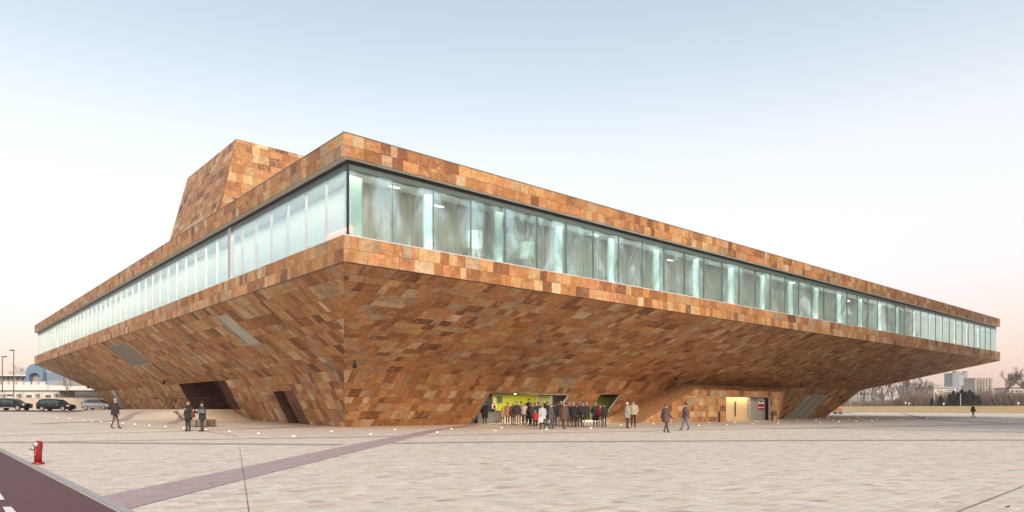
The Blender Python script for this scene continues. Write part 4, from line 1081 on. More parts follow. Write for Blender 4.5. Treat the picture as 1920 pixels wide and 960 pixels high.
# ------------------------------------------------------------------ parked cars
def lerp_st(st, x, k_):
    for a, b in zip(st[:-1], st[1:]):
        if a[0] <= x <= b[0]:
            f_ = (x - a[0]) / max(1e-6, b[0] - a[0]); return a[k_] + (b[k_] - a[k_]) * f_
    return st[0][k_] if x < st[0][0] else st[-1][k_]
def car(px_front, wheel_y, length, st, wins, wheels, paint, lab, wr=.32, strip=None):
    """side view stations (x from the tail, z bottom, z belt, z top, half widths at belt and top), front to the right"""
    g = at(px_front, wheel_y, 97); t = empty('parked_car', (g.x - length, g.y, g.z)); tag(t, lab, 'car', 'cars parked along the wall')
    dx = t.location.x; t.location.z = gz(g.x - length / 2, g.y) + .01
    mb = MB(); rows = []
    for (x, zb, zm, zt, wm, wt) in st:
        rows.append([(x, -wm * .93, zb), (x, -wm, zb + .18), (x, -wm, zm - .08), (x, -wm * .97, zm), (x, -wt, zt - .03), (x, -wt * .8, zt), (x, wt * .8, zt), (x, wt, zt - .03), (x, wm * .97, zm), (x, wm, zm - .08), (x, wm, zb + .18), (x, wm * .93, zb)])
    mb.grid(rows, True, True); mb.build('body', paint, t, True)
    def sy(x, z):
        zm, zt, wm, wt = lerp_st(st, x, 2), lerp_st(st, x, 3), lerp_st(st, x, 4), lerp_st(st, x, 5)
        f_ = min(1, max(0, (z - zm) / max(.02, zt - .03 - zm))); return wm * .97 + (wt - wm * .97) * f_
    for poly in wins:
        for sg in (-1, 1):
            mb = MB(); pts = [(x, sg * (sy(x, z) + .012), z) for x, z in poly]; mb.poly(pts if sg < 0 else pts[::-1]); mb.build('side_window', M['carglass'], t)
    for (xa, za, xb, zb) in ((wheels['ws']), (wheels['rw'])):
        mb = MB(); wa, wb = sy(xa, za) * .86, sy(xb, zb) * .84; o_ = wheels['off'] if xa > length / 2 else -wheels['off']
        mb.poly([(xa + o_, -wa, za + .02), (xa + o_, wa, za + .02), (xb + o_, wb, zb + .02), (xb + o_, -wb, zb + .02)]); mb.build('windscreen', M['carglass'], t)
    for xw in wheels['x']:
        for sg in (-1, 1):
            wm = lerp_st(st, xw, 4)
            hub = empty('wheel', (xw, sg * (wm - .09), wr)); hub.parent = t
            def ring(prof, nm, m_):
                mb = MB(); rows = [[(r * math.cos(a), y, r * math.sin(a)) for a in np.linspace(0, 2 * math.pi, 21)[:-1]] for r, y in prof]; mb.grid(rows, True, True); mb.build(nm, m_, hub, False)
            ring([(wr - .03, -.11), (wr, -.08), (wr, .08), (wr - .03, .11)], 'tyre', M['tyre'])
            ring([(wr * .62, sg * .112), (wr * .60, sg * .116)], 'rim', M['silver'])
            mb = MB()
            for k_ in range(5):
                a = k_ * 1.2566 + .3; mb.tube([(wr * .2 * math.cos(a), sg * .118, wr * .2 * math.sin(a)), (wr * .5 * math.cos(a), sg * .118, wr * .5 * math.sin(a))], .022, 4)
            mb.build('wheel_holes', M['tyre'], hub)
    for sg in (-1, 1):
        x, z, sx, sz = wheels['hl']; yy = sg * (lerp_st(st, x, 4) * .90); mb = MB(); mb.box(x - sx, x + sx, yy - .14, yy + .14, z - sz, z + sz); mb.build('headlight', M['head'], t)
        x, z, sx, sz = wheels['tl']; yy = sg * (lerp_st(st, x, 4) * .93); mb = MB(); mb.box(x - sx, x + sx, yy - .09, yy + .09, z - sz, z + sz); mb.build('tail_light', M['tail'], t)
        xm_ = wheels['mirror']; yy = sg * (lerp_st(st, xm_, 4) + .09); mb = MB(); mb.box(xm_ - .07, xm_ + .07, yy - .09, yy + .07, wheels['mz'], wheels['mz'] + .14); mb.build('mirror', paint, t)
        if strip:
            yy = sg * (lerp_st(st, length / 2, 4) + .008); mb = MB(); mb.box(strip[0], strip[1], yy - .01, yy + .01, strip[2], strip[3]); mb.build('side_moulding', strip[4], t)
        ya = sg * (lerp_st(st, length / 2, 4) + .006)
        for hx in wheels['handles']:
            mb = MB(); mb.box(hx, hx + .16, ya - .012, ya + .012, wheels['mz'] - .14, wheels['mz'] - .10); mb.build('door_handle', M['silver'], t)
carblack = mat('car_paint_black', (.010, .011, .014), .18); carsilver = mat('car_paint_silver', (.38, .40, .42), .25, metal=.5)
st_mpv = [(0, .38, .80, .88, .80, .74), (.08, .28, .98, 1.20, .86, .72), (.35, .25, 1.02, 1.60, .90, .66), (.8, .25, 1.02, 1.68, .91, .68), (2.0, .24, 1.00, 1.70, .92, .70), (2.75, .24, .98, 1.62, .92, .68), (3.25, .24, .97, 1.36, .92, .70), (3.7, .24, .97, 1.06, .91, .76), (4.2, .25, .88, .95, .88, .74), (4.55, .27, .74, .82, .80, .66), (4.68, .35, .60, .66, .66, .55)]
car(137.5, 773, 4.68, st_mpv, [[(.45, 1.06), (1.35, 1.06), (1.35, 1.52), (.62, 1.50)], [(1.42, 1.06), (2.35, 1.05), (2.35, 1.55), (1.42, 1.54)], [(2.43, 1.04), (3.5, 1.02), (3.22, 1.28), (2.75, 1.52), (2.43, 1.54)]],
    dict(x=(.85, 3.75), ws=(3.72, 1.05, 2.85, 1.60), rw=(.02, .95, .30, 1.52), off=.03, hl=(4.45, .76, .14, .07), tl=(.08, 1.0, .05, .18), mirror=3.3, mz=1.02, handles=(1.9, 2.9)), carblack, 'black people carrier, middle one of the three parked cars')
st_suv = [(0, .45, .90, .98, .84, .78), (.08, .36, 1.05, 1.30, .90, .74), (.4, .32, 1.06, 1.62, .94, .70), (1.0, .32, 1.06, 1.70, .95, .72), (2.2, .32, 1.05, 1.71, .96, .72), (2.9, .32, 1.04, 1.60, .96, .72), (3.45, .32, 1.04, 1.25, .95, .74), (3.75, .32, 1.04, 1.10, .95, .78), (4.35, .34, .98, 1.05, .92, .76), (4.65, .36, .86, .93, .86, .70), (4.75, .45, .70, .76, .72, .6)]
car(55, 773.2, 4.75, st_suv, [[(.5, 1.11), (1.3, 1.11), (1.3, 1.55), (.72, 1.52)], [(1.38, 1.11), (2.35, 1.10), (2.35, 1.57), (1.38, 1.57)], [(2.43, 1.10), (3.45, 1.09), (3.2, 1.28), (2.75, 1.54), (2.43, 1.57)]],
    dict(x=(.9, 3.75), ws=(3.70, 1.12, 2.95, 1.57), rw=(.03, 1.05, .36, 1.56), off=.03, hl=(4.55, .86, .12, .08), tl=(.08, 1.0, .05, .15), mirror=3.3, mz=1.08, handles=(1.9, 2.9)), carblack, 'black off road estate car cut by the left edge of the view', .36, (1.3, 3.3, .40, .47, M['silver']))
st_hat = [(0, .36, .72, .82, .76, .70), (.06, .26, .92, 1.05, .80, .66), (.25, .24, .96, 1.38, .82, .60), (.6, .24, .95, 1.50, .83, .60), (1.4, .23, .94, 1.53, .84, .61), (2.1, .23, .93, 1.46, .84, .60), (2.6, .23, .93, 1.22, .84, .62), (3.0, .23, .92, 1.02, .83, .68), (3.4, .24, .86, .95, .80, .68), (3.75, .26, .70, .80, .74, .6), (3.86, .34, .56, .62, .6, .5)]
car(210, 773, 3.86, st_hat, [[(.36, 1.0), (.72, 1.0), (.72, 1.36), (.5, 1.3)], [(.79, 1.0), (1.5, .99), (1.5, 1.42), (.79, 1.38)], [(1.57, .99), (2.75, .98), (2.5, 1.16), (2.05, 1.38), (1.57, 1.42)]],
    dict(x=(.68, 3.12), ws=(2.98, 1.02, 2.2, 1.44), rw=(.03, .9, .24, 1.36), off=.03, hl=(3.6, .76, .10, .09), tl=(.08, .95, .05, .14), mirror=2.55, mz=.97, handles=(1.15, 2.1)), carsilver, 'small silver hatchback half hidden by the hall', .30, (.9, 2.75, .55, .60, M['darkgrey']))

# ------------------------------------------------------------------ walls and buildings behind
def wallrun(name, p, q_, z0, z1, th, m, coping=None, lab='', cat='wall'):
    d = (q_ - p); d.z = 0; Lw = d.length; d.normalize(); nn = Vector((-d.y, d.x, 0))
    t = empty(name, p); tag(t, lab, cat)
    fn = lambda a, b, c: d * a + nn * b + Vector((0, 0, c - p.z))
    k_ = max(1, int(Lw / 7))
    for i in range(k_):
        mb = MB(); mb.box(Lw * i / k_ + .01, Lw * (i + 1) / k_ - .01, 0, th, z0, z1, fn=fn); mb.build('wall_panel', m, t)
    mb = MB(); mb.box(-.05, Lw + .05, -.05, th + .05, z1 + .003, z1 + .07, fn=fn); mb.build('coping', coping or m, t)
wallrun('boundary_wall', at(-120, 773, 102), at(330, 773, 102), .3, CH + 18.5 / F * 102, .3, M['wallbeige'], lab='long beige wall behind the three parked cars')
wallrun('boundary_wall', Vector(((1500 - CX) / F * 232, 232, 0)), Vector(((2080 - CX) / F * 158, 158, 0)), -.2, CH + 3.2 / F * 195, .35, M['wallochre'], lab='long ochre wall along the far right edge of the square')
class Far:
    """a building placed by its outline: parts are boxes with a front at the given distance"""
    def __init__(s, name, x, y, depth, lab, cat='building', group=None):
        s.o = at(x, y, depth); s.d = depth; s.o.z = min(s.o.z, 0.0); s.t = empty(name, s.o); tag(s.t, lab, cat, group)
    def box(s, nm, x0, y0, x1, y1, th, m, dd=0., down=False, par=None):
        d = s.d + dd; a, b = at(x0, y1, d), at(x1, y0, d); z0 = -.2 if down else a.z
        mb = MB(); mb.box(a.x - s.o.x, b.x - s.o.x, d - s.o.y, d + th - s.o.y, z0 - s.o.z, b.z - s.o.z); return mb.build(nm, m, par or s.t)
f = Far('site_cabin', 55, 745, 112, 'row of pale grey cabins with small windows above the beige wall')
f.box('body', -60, 733.5, 111, 747, 4, M['cabin'], down=True); f.box('roof_edge', -60, 731.8, 188, 733.2, 4.3, M['darkgrey'], -.2)
for (x0, x1) in ((-30, 8), (10, 36), (46, 71), (82, 106)):
    pn = f.box('facade_panel', x0 + .5, 736.6, x1, 747, .1, M['white'], -.12)
    w0 = x0 + (x1 - x0) * .12
    for k_ in range(4): f.box('window', w0 + k_ * (x1 - x0) * .11, 739.2 if x0 < 40 else 740.5, w0 + (k_ + .75) * (x1 - x0) * .11, 743.2 if x0 < 40 else 745.5, .04, M['window'], -.17, par=pn)
    f.box('cooling_unit', x0 + (x1 - x0) * .75, 738.5, x1 - 1, 744, .5, M['greyp'], -.7)
f = Far('white_shed', 150, 745, 118, 'plain white long shed behind the bare tree on the left')
f.box('body', 111, 733.5, 260, 750, 6, M['white'], down=True); f.box('gutter', 100, 743.6, 260, 745, .4, M['bluesheet'], -.5)
f = Far('white_terrace', 60, 733, 135, 'white terrace parapet building above the cabins')
f.box('body', -80, 721, 88, 734, 8, M['white'], down=True); f.box('body', 88.2, 723.3, 260, 734, 7, M['white'], .5, down=True)
for k_ in range(6): f.box('terrace_screen', 4 + k_ * 14, 715.5, 15 + k_ * 14, 721, .1, M['cabin'], .6)
f = Far('concrete_hall', 20, 716, 190, 'long low concrete building with a flat roof left of the blue arch')
f.box('body', -120, 706, 47, 722, 20, M['concrete'], down=True); f.box('roof', -120, 702.3, 48, 705, 22, M['white'], -1.2)
f.box('roof_box', 16, 696.5, 52, 702.2, 10, M['grey_far'], 2)
for k_ in range(8): f.box('bracket', -8 + k_ * 9.5, 705.2, -5.5 + k_ * 9.5, 707.5, .8, M['darkgrey'], -.9)
for k_ in range(7): f.box('window', -6 + k_ * 9, 709, 0 + k_ * 9, 713, .1, M['window'], -.12)
f = Far('arched_hall', 64, 716, 175, 'blue metal hall with a large arched front')
def arch_prof(x0, x1, ytop, ysp, ybot, n=16):
    a, b = at(x0, ybot, 175), at(x1, ytop, 175); r = (b.x - a.x) / 2; cx_ = (a.x + b.x) / 2; zs = at(0, ysp, 175).z; hh = b.z - zs
    return [(a.x - f.o.x, a.z - f.o.z - 1.5)] + [(cx_ - r * math.cos(t_) - f.o.x, zs + hh * math.sin(t_) - f.o.z) for t_ in np.linspace(0, math.pi, n)] + [(b.x - f.o.x, a.z - f.o.z - 1.5)]
outer, inner = arch_prof(48, 80, 682.3, 700, 721), arch_prof(54, 74.5, 699, 708, 721)
mb = MB(); y0 = 175 - f.o.y
for yy0, yy1 in ((y0, y0 + 1.4),):
    mb.grid([[(x, yy0, z) for x, z in outer], [(x, yy0, z) for x, z in inner]]); mb.grid([[(x, yy1, z) for x, z in outer], [(x, yy1, z) for x, z in inner]])
    mb.grid([[(x, yy0, z) for x, z in outer], [(x, yy1, z) for x, z in outer]]); mb.grid([[(x, yy0, z) for x, z in inner], [(x, yy1, z) for x, z in inner]])
mb.build('arch_front', M['bluearch'], f.t)
mb = MB(); mb.grid([[(x, y0 + 1.45, z - .15) for x, z in outer], [(x + 14, y0 + 46, z - .15) for x, z in outer]]); mb.build('vault', M['bluesheet'], f.t)
mb = MB(); mb.poly([(x, y0 + 1.5, z) for x, z in inner]); mb.build('recessed_wall', M['concrete'], f.t)
f.box('side_hall', 80.5, 697.6, 230, 722, 12, M['bluesheet'], 1.5, down=True)
for k_ in range(22): f.box('seam', 82 + k_ * 2.6, 698, 82.5 + k_ * 2.6, 713, .12, M['bluearch'], 1.35)
for k_ in range(4): f.box('window', 107.5 + k_ * 12.6, 713.5, 119 + k_ * 12.6, 722, .2, M['concrete'], 1.2)
# right side
def windows(f, x0, y0, x1, y1, nx, ny, m=None, wx=.5, wy=.5, dd=-.3):
    for i in range(nx):
        for j in range(ny):
            a = x0 + (x1 - x0) * (i + .5 - wx / 2) / nx; b = y0 + (y1 - y0) * (j + .5 - wy / 2) / ny
            f.box('window', a, b, a + (x1 - x0) / nx * wx, b + (y1 - y0) / ny * wy, .2, m or M['window'], dd)
f = Far('grain_silo', 1800, 735, 620, 'tall grey silo tower behind the trees on the right')
f.box('body', 1786, 699, 1815.5, 745, 12, M['grey_far'], down=True); f.box('shade_sheet', 1786, 699.2, 1798.6, 745, .5, mat('silo_shaded', (.26, .27, .30), .85), -.8, down=True)  # darker sheet on the front stands in for the tower's shaded side
f.box('roof_house', 1792, 695.6, 1801.5, 698.8, 5, M['concrete'], 1); f.box('roof_house', 1810.5, 695.8, 1815.5, 698.8, 5, M['concrete'], 1)
for k_ in range(3): f.box('window', 1800.5 + k_ * 2.5, 700.5, 1802 + k_ * 2.5, 702, .2, M['window'], -.3)
f.box('rib', 1810.8, 703, 1811.6, 740, .6, M['grey_far'], -.7)
f = Far('old_mill', 1843, 738, 560, 'beige mill building with rows of small dark windows')
f.box('body', 1828, 709.8, 1862, 745, 14, M['beige_far'], down=True); f.box('roof', 1827.5, 708.6, 1862.5, 709.6, 15, M['concrete'], -.6)
for k_ in range(6): f.box('pilaster', 1829 + k_ * 5.6, 711, 1829.9 + k_ * 5.6, 745, .8, mat('mill_pale', (.56, .51, .42), .85) if k_ == 0 else f.pm, -.9) if k_ == 0 and not setattr(f, 'pm', M['beige_far']) else f.box('pilaster', 1829 + k_ * 5.6, 711, 1829.9 + k_ * 5.6, 745, .8, M['beige_far'], -.9)
windows(f, 1829.5, 711, 1861, 742, 7, 6, None, .35, .4, -1.2)
f = Far('low_block', 1822, 738, 600, 'small grey block between the silo and the beige mill'); f.box('body', 1816.5, 722.5, 1828, 745, 10, M['concrete'], down=True); f.box('roof', 1820, 720.6, 1823.5, 722.3, 4, M['grey_far'], 1); windows(f, 1817, 724, 1827.5, 742, 3, 4)
f = Far('factory', 1730, 735, 520, 'pale factory with rooftop plant behind the bare trees'); f.box('body', 1703, 722, 1757, 748, 14, M['grey_far'], down=True); f.box('roof_plant', 1707, 717.2, 1733, 721.8, 6, M['concrete'], 3); f.box('roof_plant', 1735, 716.6, 1755, 721.8, 6, M['cabin'], 3); windows(f, 1704, 724, 1756, 740, 9, 3)
f = Far('warehouse', 1770, 740, 450, 'low warehouse with a grey roof left of the silo'); f.box('body', 1752, 728, 1792, 748, 18, M['white'], down=True); f.box('roof', 1750, 725, 1793, 727.8, 20, M['grey_far'], -1); f.box('sign_board', 1758, 731.5, 1770, 734, .3, M['yellow'], -.5); windows(f, 1772, 730, 1790, 738, 4, 2)
f = Far('town_block', 1640, 745, 430, 'pale low town block just right of the hall'); f.box('body', 1590, 737, 1658, 750, 14, M['concrete'], down=True); f.box('roof', 1588, 735.4, 1660, 736.8, 15, M['grey_far'], -.8); windows(f, 1592, 738, 1657, 749, 10, 2, None, .4, .35)
f = Far('town_block', 1690, 745, 400, 'white town block with a red roof right of the pale one'); f.box('body', 1660, 741, 1705, 752, 12, M['cabin'], down=True); f.box('roof', 1708, 735.8, 1731, 742, 10, M['roofred'], 1, down=True); f.box('eave', 1659, 739.6, 1706, 740.8, 13, M['concrete'], -.6); windows(f, 1661, 742, 1704, 751, 8, 2, None, .35, .35)
f = Far('town_block', 1900, 740, 640, 'faint pale houses at the right edge behind the pine'); f.box('body', 1885, 729, 1960, 748, 14, M['cabin'], down=True); f.box('roof', 1884, 727, 1915, 728.8, 15, M['roofred'], -.5); f.box('roof', 1917, 725.5, 1961, 728.8, 15, M['concrete'], -.5); windows(f, 1887, 730, 1958, 742, 9, 2)
f = Far('truck_trailer', 1700, 755, 250, 'long trailer with yellow sides parked behind the ochre wall', 'trailer'); f.box('body', 1684, 747.5, 1698.5, 753, 2.5, M['yellow']); f.box('body', 1705, 748, 1716, 753, 2.5, M['yellow'], .2); f.box('chassis', 1683, 753.2, 1718, 755, 2.4, M['darkgrey'], .1)
for k_ in range(5): f.box('wheel', 1686 + k_ * 6, 755.2, 1689 + k_ * 6, 758, .3, M['tyre'], 0)
f = Far('white_van', 1676, 757, 240, 'white van behind the ochre wall left of the yellow trailer', 'van'); f.box('body', 1673, 749, 1680, 757.5, 4, M['white']); f.box('windscreen', 1674, 750, 1679, 752.5, .1, M['window'], -.12); f.box('grille', 1674.5, 754.5, 1678.5, 755.8, .1, M['darkgrey'], -.12)
for k_ in range(2): f.box('wheel', 1673.3 + k_ * 5, 757.6, 1675 + k_ * 5, 760, .3, M['tyre'], 0)
# lamp posts
def lamppost(x, top, bot, depth, lab, m, heads, arm=.6, r=.08):
    p = at(x, bot, depth); p.z = gz(p.x, p.y) - .2; zt = at(x, top, depth).z; t = empty('street_lamp', p); tag(t, lab, 'street lamp')
    mb = MB(); mb.tube([(0, 0, 0), (0, 0, (zt - p.z) * .5), (0, 0, zt - p.z)], [r * 1.2, r, r * .75], 8); mb.build('pole', m, t)
    for hx in heads:
        mb = MB(); mb.box(min(0, hx), max(0, hx), -.04, .04, zt - p.z - .12, zt - p.z - .05); mb.build('arm', m, t)
        mb = MB(); mb.box(hx - arm / 2, hx + arm / 2, -.16, .16, zt - p.z - .16, zt - p.z + .02); mb.build('lamp_head', M['darkgrey'], t)
polebr = mat('pole_brown', (.16, .10, .085), .6)
lamppost(4.5, 668, 735, 112, 'brown street lamp nearest the left edge', polebr, (.35,)); lamppost(25.8, 656, 733, 108, 'taller brown street lamp left of the blue arch', polebr, (-.3,))
lamppost(1751.5, 722, 762, 205, 'pale street lamp with twin heads above the ochre wall', M['silver'], (-1.6, 1.1), 1.3, .12); lamppost(1801, 738, 762, 190, 'plain pale post above the ochre wall before the conifers', M['silver'], (.1,), .2, .09)
for (x, y, d, lab) in ((1698, 755, 215, 'white triangular sign, first of four from the left'), (1704.3, 756.5, 213, 'white triangular sign, second of four from the left'), (1769.5, 757, 200, 'white triangular sign below the warehouse'), (1909.5, 756, 180, 'white triangular sign by the pine tree')):
    p = at(x, y, d); t = empty('yield_sign', (p.x, p.y, gz(p.x, p.y))); tag(t, lab, 'road sign', 'triangular road signs'); r = .36
    mb = MB(); mb.tube([(0, .04, 0), (0, .04, p.z - t.location.z)], .035, 6); mb.build('post', M['silver'], t)
    mb = MB(); mb.grid([[(r * math.sin(a), yy, p.z - t.location.z - r * math.cos(a)) for a in (0, 2.094, 4.189)] for yy in (-.02, .02)], True, True); mb.build('plate', M['paint'], t)
# orange barrier, pallets and thin stands near the far corner
p = ground(1674, 773.3); t = empty('orange_barrier', p); tag(t, 'orange mesh barrier standing against the ochre wall', 'barrier'); wd = 29 / F * p.y; hh = 10.5 / F * p.y
for k_ in range(2): 
    mb = MB(); mb.box(-wd / 2 if k_ else -wd / 2, wd / 2, -.04, .04, hh * (.95 if k_ else .12), hh * (1. if k_ else .17)); mb.build('rail', M['orange'], t)
for k_ in range(15):
    x = -wd / 2 + wd * k_ / 14; mb = MB(); mb.tube([(x, 0, 0), (x, 0, hh)], .05 if k_ % 7 == 0 else .03, 5); mb.build('bar', M['orange'], t)
p = ground(1571, 776.5); t = empty('pallet_trolley', p); tag(t, 'low dark red stack of rails on a trolley beyond the hall corner', 'trolley'); wd = 15 / F * p.y
for j in range(4):
    mb = MB(); mb.box(-wd / 2 * (1 - .04 * j), wd / 2 * (1 - .06 * j), -.35, .35, .35 + j * .24, .50 + j * .24); mb.build('rail_bundle', M['posterred'] if j % 2 else M['rustrail'], t)
for k_ in (-1, 1):
    mb = MB(); mb.box(k_ * wd * .35 - .3, k_ * wd * .35 + .3, -.3, .3, 0, .34); mb.build('skid', M['black'], t)
for (x, top, lab) in ((1587, 757, 'thin pole on a flat base beyond the hall corner, the left one'), (1594.5, 752, 'thin pole on a flat base beyond the hall corner, the right one')):
    p = ground(x, 774.5); t = empty('pole_stand', p); tag(t, lab, 'pole', 'pole stands by the hall corner'); h_ = (774.5 - top) / F * p.y
    mb = MB(); mb.tube([(0, 0, .1), (0, 0, h_)], .05, 6); mb.build('pole', M['silver'], t); mb = MB(); mb.lathe([(.5, 0), (.45, .12)], 12); mb.build('base', M['darkgrey'], t)

# ------------------------------------------------------------------ trees
def bare(seed, h, spread, levels=5, kids=3, up=.5, trunk=.22, r0=.16, upright=False):
    R_ = random.Random(seed); tk, tw = MB(), MB()
    def grow(p, d, ln, r, lev):
        q_ = p + d * ln
        mid = p.lerp(q_, .5) + Vector((R_.uniform(-1, 1), R_.uniform(-1, 1), 0)) * ln * .05
        tgt = tk if lev >= levels - 1 else tw
        tgt.tube([p, mid, q_], [r, r * .85, r * .65], 5 if lev >= levels - 1 else 3, caps=False)
        if lev == 0: return
        for k_ in range(kids + (1 if lev < 3 else 0)):
            a = R_.uniform(0, 6.283); e = R_.uniform(.25, .75) * spread
            nd = (d + Vector((math.cos(a) * e, math.sin(a) * e, up * .3))).normalized()
            grow(p.lerp(q_, R_.uniform(.55, 1.)), nd, ln * R_.uniform(.6, .85), r * .58, lev - 1)
    grow(Vector((0, 0, 0)), Vector((0, 0, 1)), h * trunk, r0, levels)
    return tk.mesh('trunk', M['bark']), tw.mesh('crown', M['twig'])
def place_tree(name, meshes, p, s_, rz, lab, cat='tree', group=None, sz=None):
    t = empty(name, p, rz); t.scale = (s_, s_, sz or s_); tag(t, lab, cat, group)
    link('trunk', meshes[0], t); link('crown', meshes[1], t); return t
tA = bare(3, 6.0, 1.15, 4, 2, .55, .28, .11); tB = bare(5, 16, .95, 6, 3, .5, .20, .35); tC = bare(9, 14, .8, 5, 3, .9, .25, .25)
p = at(132, 745, 104); place_tree('bare_tree', tA, Vector((p.x, p.y, gz(p.x, p.y))), 1.15, .4, 'small bare tree rising behind the beige wall', group=None)
for i, (x, s_) in enumerate(((31, 1.0), (43, 1.1), (10, .8))):
    p = at(x, 700, 300); place_tree('bare_tree', tC, Vector((p.x, p.y, 1.0)), s_ * 1.7, i * 1.7, ('bare tree far off between the two brown lamps', 'bare tree far off left of the blue arch', 'bare tree far off at the left edge')[i], group='far bare trees on the left')
p = at(1879, 760, 330); place_tree('bare_tree', tB, Vector((p.x, p.y, 0)), 2.2, .9, 'broad bare tree standing above the hedge right of the mill')
p = at(1935, 760, 330); place_tree('bare_tree', tB, Vector((p.x, p.y, 0)), 1.75, 2.9, 'bare tree cut by the right edge of the view')
for i, (x, s_) in enumerate(((1638, .9), (1656, 1.0), (1672, .85), (1690, 1.15), (1706, 1.05), (1722, 1.0), (1738, .9), (1620, .75))):
    p = at(x, 760, 270 + 8 * (i % 3)); place_tree('bare_tree', tC, Vector((p.x, p.y, 0)), s_ * 1.45, i * 1.3, 'slender bare tree in the row between the hall and the factory', group='bare trees between the hall and the factory')
def bush(seed, h, w_):
    R_ = random.Random(seed); tk, tw = MB(), MB()
    for k_ in range(10):
        a = R_.uniform(0, 6.283); e = R_.uniform(.2, .9); d = Vector((math.cos(a) * e * w_, math.sin(a) * e * w_, h * R_.uniform(.5, .8)))
        tk.tube([(0, 0, 0), d * .5, d], [.07, .05, .03], 4, caps=False)
    for k_ in range(1100):
        a = R_.uniform(0, 6.283); e = math.sqrt(R_.random()) * w_; z = h * R_.uniform(.02, .95) * (1 - .45 * (e / w_) ** 2)
        p0 = Vector((math.cos(a) * e, math.sin(a) * e, z)); d = Vector((R_.uniform(-.5, .5), R_.uniform(-.5, .5), R_.uniform(.5, 1.1))) * h * .22
        tw.tube([p0, p0 + d], [.035, .012], 3, caps=False)
    return tk.mesh('trunk', M['bark']), tw.mesh('crown', M['twig'])
bA, bB = bush(2, 4.6, 3.6), bush(4, 5.4, 3.2)
for i in range(32):
    x = 1566 + i * 12.2; dp = 238 - (x - 1560) / 400 * 40 + (i % 3) * 7
    p = at(x, 760, dp); place_tree('bare_shrub', bA if i % 2 else bB, Vector((p.x, p.y, -.1)), (.85 if x < 1690 else 1.32) * (.9 + .2 * ((i * 7) % 5) / 5), i * 2.1, 'brown leafless shrub in the hedge behind the ochre wall', 'shrub', 'leafless shrubs behind the ochre wall')
def conifer(seed, h, r, n, cone=True):
    R_ = random.Random(seed); tk, cr = MB(), MB(); tk.tube([(0, 0, 0), (0, 0, h * .9)], [r * .09, .03], 6)
    for k_ in range(n):
        z = h * (R_.random() ** .8 * .92 + .06); rr = r * ((1 - z / h) ** .75 if cone else math.sqrt(max(.02, 1 - ((z / h - .58) / .45) ** 2))) * math.sqrt(R_.uniform(.15, 1.1)) * (1 + .25 * math.sin(9 * z / h + k_ % 5))
        a = R_.uniform(0, 6.283); c_ = Vector((rr * math.cos(a), rr * math.sin(a), z)); s_ = h * R_.uniform(.018, .045)
        d1 = Vector((math.cos(a), math.sin(a), R_.uniform(-.3, .7))).normalized() * s_; d2 = Vector((-math.sin(a), math.cos(a), R_.uniform(-.5, .5))).normalized() * s_ * .6
        cr.poly([c_ - d1 * .6, c_ + d2, c_ + d1, c_ - d2])
    return tk.mesh('trunk', M['bark']), cr.mesh('crown', M['conifer'])
cA = conifer(1, 6, 2.0, 1500); cB = conifer(2, 7, 4.2, 2200, False)
for i, (x, s_) in enumerate(((1781, .75), (1788, .9), (1796, .82), (1803, .95), (1810, .85), (1818, .92), (1825, .8), (1833, .72), (1748, .6), (1764, .7), (1891, .68), (1869, .6))):
    p = at(x, 760, 203 + 5 * (i % 2)); place_tree('conifer_tree', cA, Vector((p.x, p.y, -.1)), s_ * 1.25, i * 1.9, 'dark green conifer in the row behind the ochre wall', 'tree', 'conifers behind the ochre wall')
p = at(1907.5, 760, 205); place_tree('pine_tree', cB, Vector((p.x, p.y, -.4)), .74, .3, 'rounded dark green pine near the right edge')
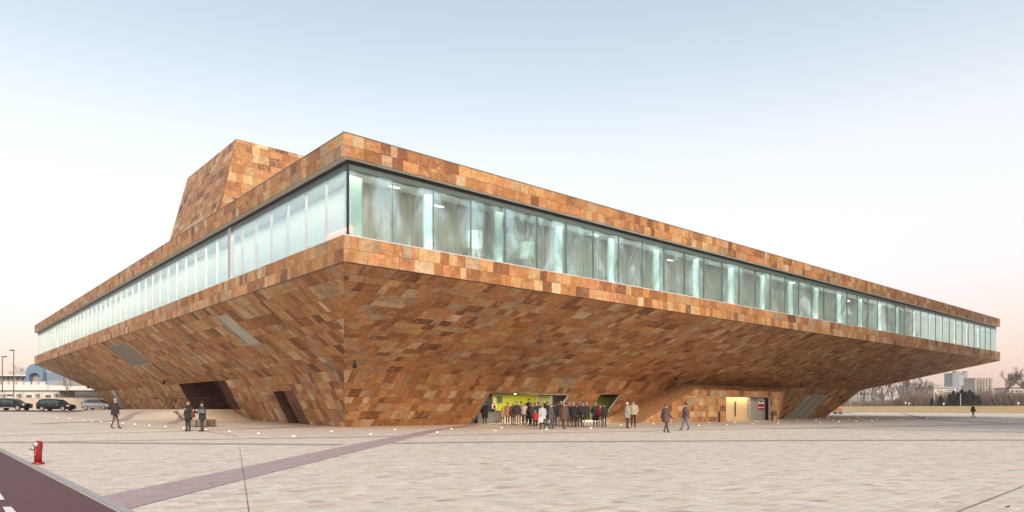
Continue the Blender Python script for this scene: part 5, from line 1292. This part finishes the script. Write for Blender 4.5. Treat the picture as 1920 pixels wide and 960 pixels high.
# tall poplars standing right of the view: the glass front mirrors them
def poplar(seed, h):
    R_ = random.Random(seed); tk, tw = MB(), MB()
    pts = [Vector((R_.uniform(-.15, .15) * k_, R_.uniform(-.15, .15) * k_, h * k_ / 8)) for k_ in range(9)]
    tk.tube(pts, [.42 * (1 - k_ / 9.5) for k_ in range(9)], 7, caps=False)
    for k_ in range(130):
        z = h * R_.uniform(.10, .96); i = min(7, int(z / h * 8)); p0 = pts[i].lerp(pts[i + 1], z / h * 8 - i); a = R_.uniform(0, 6.283); e = R_.uniform(.25, .5)
        ln = R_.uniform(.10, .20) * h * (1.05 - .55 * z / h); d = Vector((math.cos(a) * e, math.sin(a) * e, 1)).normalized()
        tw.tube([p0, p0 + d * ln * .5, p0 + d * ln + Vector((0, 0, .2))], [.12 * (1.1 - z / h), .07, .02], 4, caps=False)
        for j in range(13):
            q_ = p0 + d * ln * R_.uniform(.2, .9); dd = (d + Vector((R_.uniform(-.6, .6), R_.uniform(-.6, .6), R_.uniform(0, .3)))).normalized()
            tw.tube([q_, q_ + dd * ln * R_.uniform(.25, .5)], [.05, .015], 3, caps=False)
    return tk.mesh('trunk', M['twigp']), tw.mesh('crown', M['twigp'])
pops = [poplar(11, 37), poplar(12, 40), poplar(13, 36)]
for i in range(34):
    f_ = i / 33; y = -4 + f_ * 96; x = 46 + f_ * 28 + (i % 2) * 5
    place_tree('poplar_tree', pops[i % 3], Vector((x, y, -.1)), .95 + .1 * ((i * 5) % 3), i * 1.7, 'tall bare poplar in the row mirrored by the right hand glass', 'tree', 'poplars beside the square')

for (x, y, rz, lab) in ((1888, 955, .4, 'dark curled leaf lying on the paving near the bottom right corner'), (398, 912.5, 1.2, 'tiny dark leaf lying on the lilac band'), (1758.5, 946.5, 2.0, 'tiny dark leaf on the pale paving left of the slot drain')):
    c = ground(x, y); k_ = .05 if x > 1800 else .025; mb = MB()
    rows = [[(k_ * a, k_ * .55 * b * math.sqrt(max(0, 1 - a * a)), .022 + k_ * .3 * a * a + k_ * .2 * b * b) for b in (-1, -.4, .4, 1)] for a in np.linspace(-1, 1, 7)]
    mb.grid(rows); o = mb.build('fallen_leaf', M['bark']); o.location = c; o.rotation_euler = (0, 0, rz); tag(o, lab, 'leaf', 'leaves on the paving')

# ------------------------------------------------------------------ thin evening haze
hm = bpy.data.materials.new('evening_haze'); hm.use_nodes = True
hn = hm.node_tree; hn.nodes.clear(); ho = hn.nodes.new('ShaderNodeOutputMaterial'); hv = hn.nodes.new('ShaderNodeVolumePrincipled')
hv.inputs['Color'].default_value = (.93, .90, .90, 1); hv.inputs['Density'].default_value = .00028; hv.inputs['Anisotropy'].default_value = .2
hn.links.new(hv.outputs[0], ho.inputs['Volume'])
mb = MB(); mb.box(-3100, 3100, -500, 4100, -1.5, 48); tag(mb.build('haze', hm), kind='stuff')
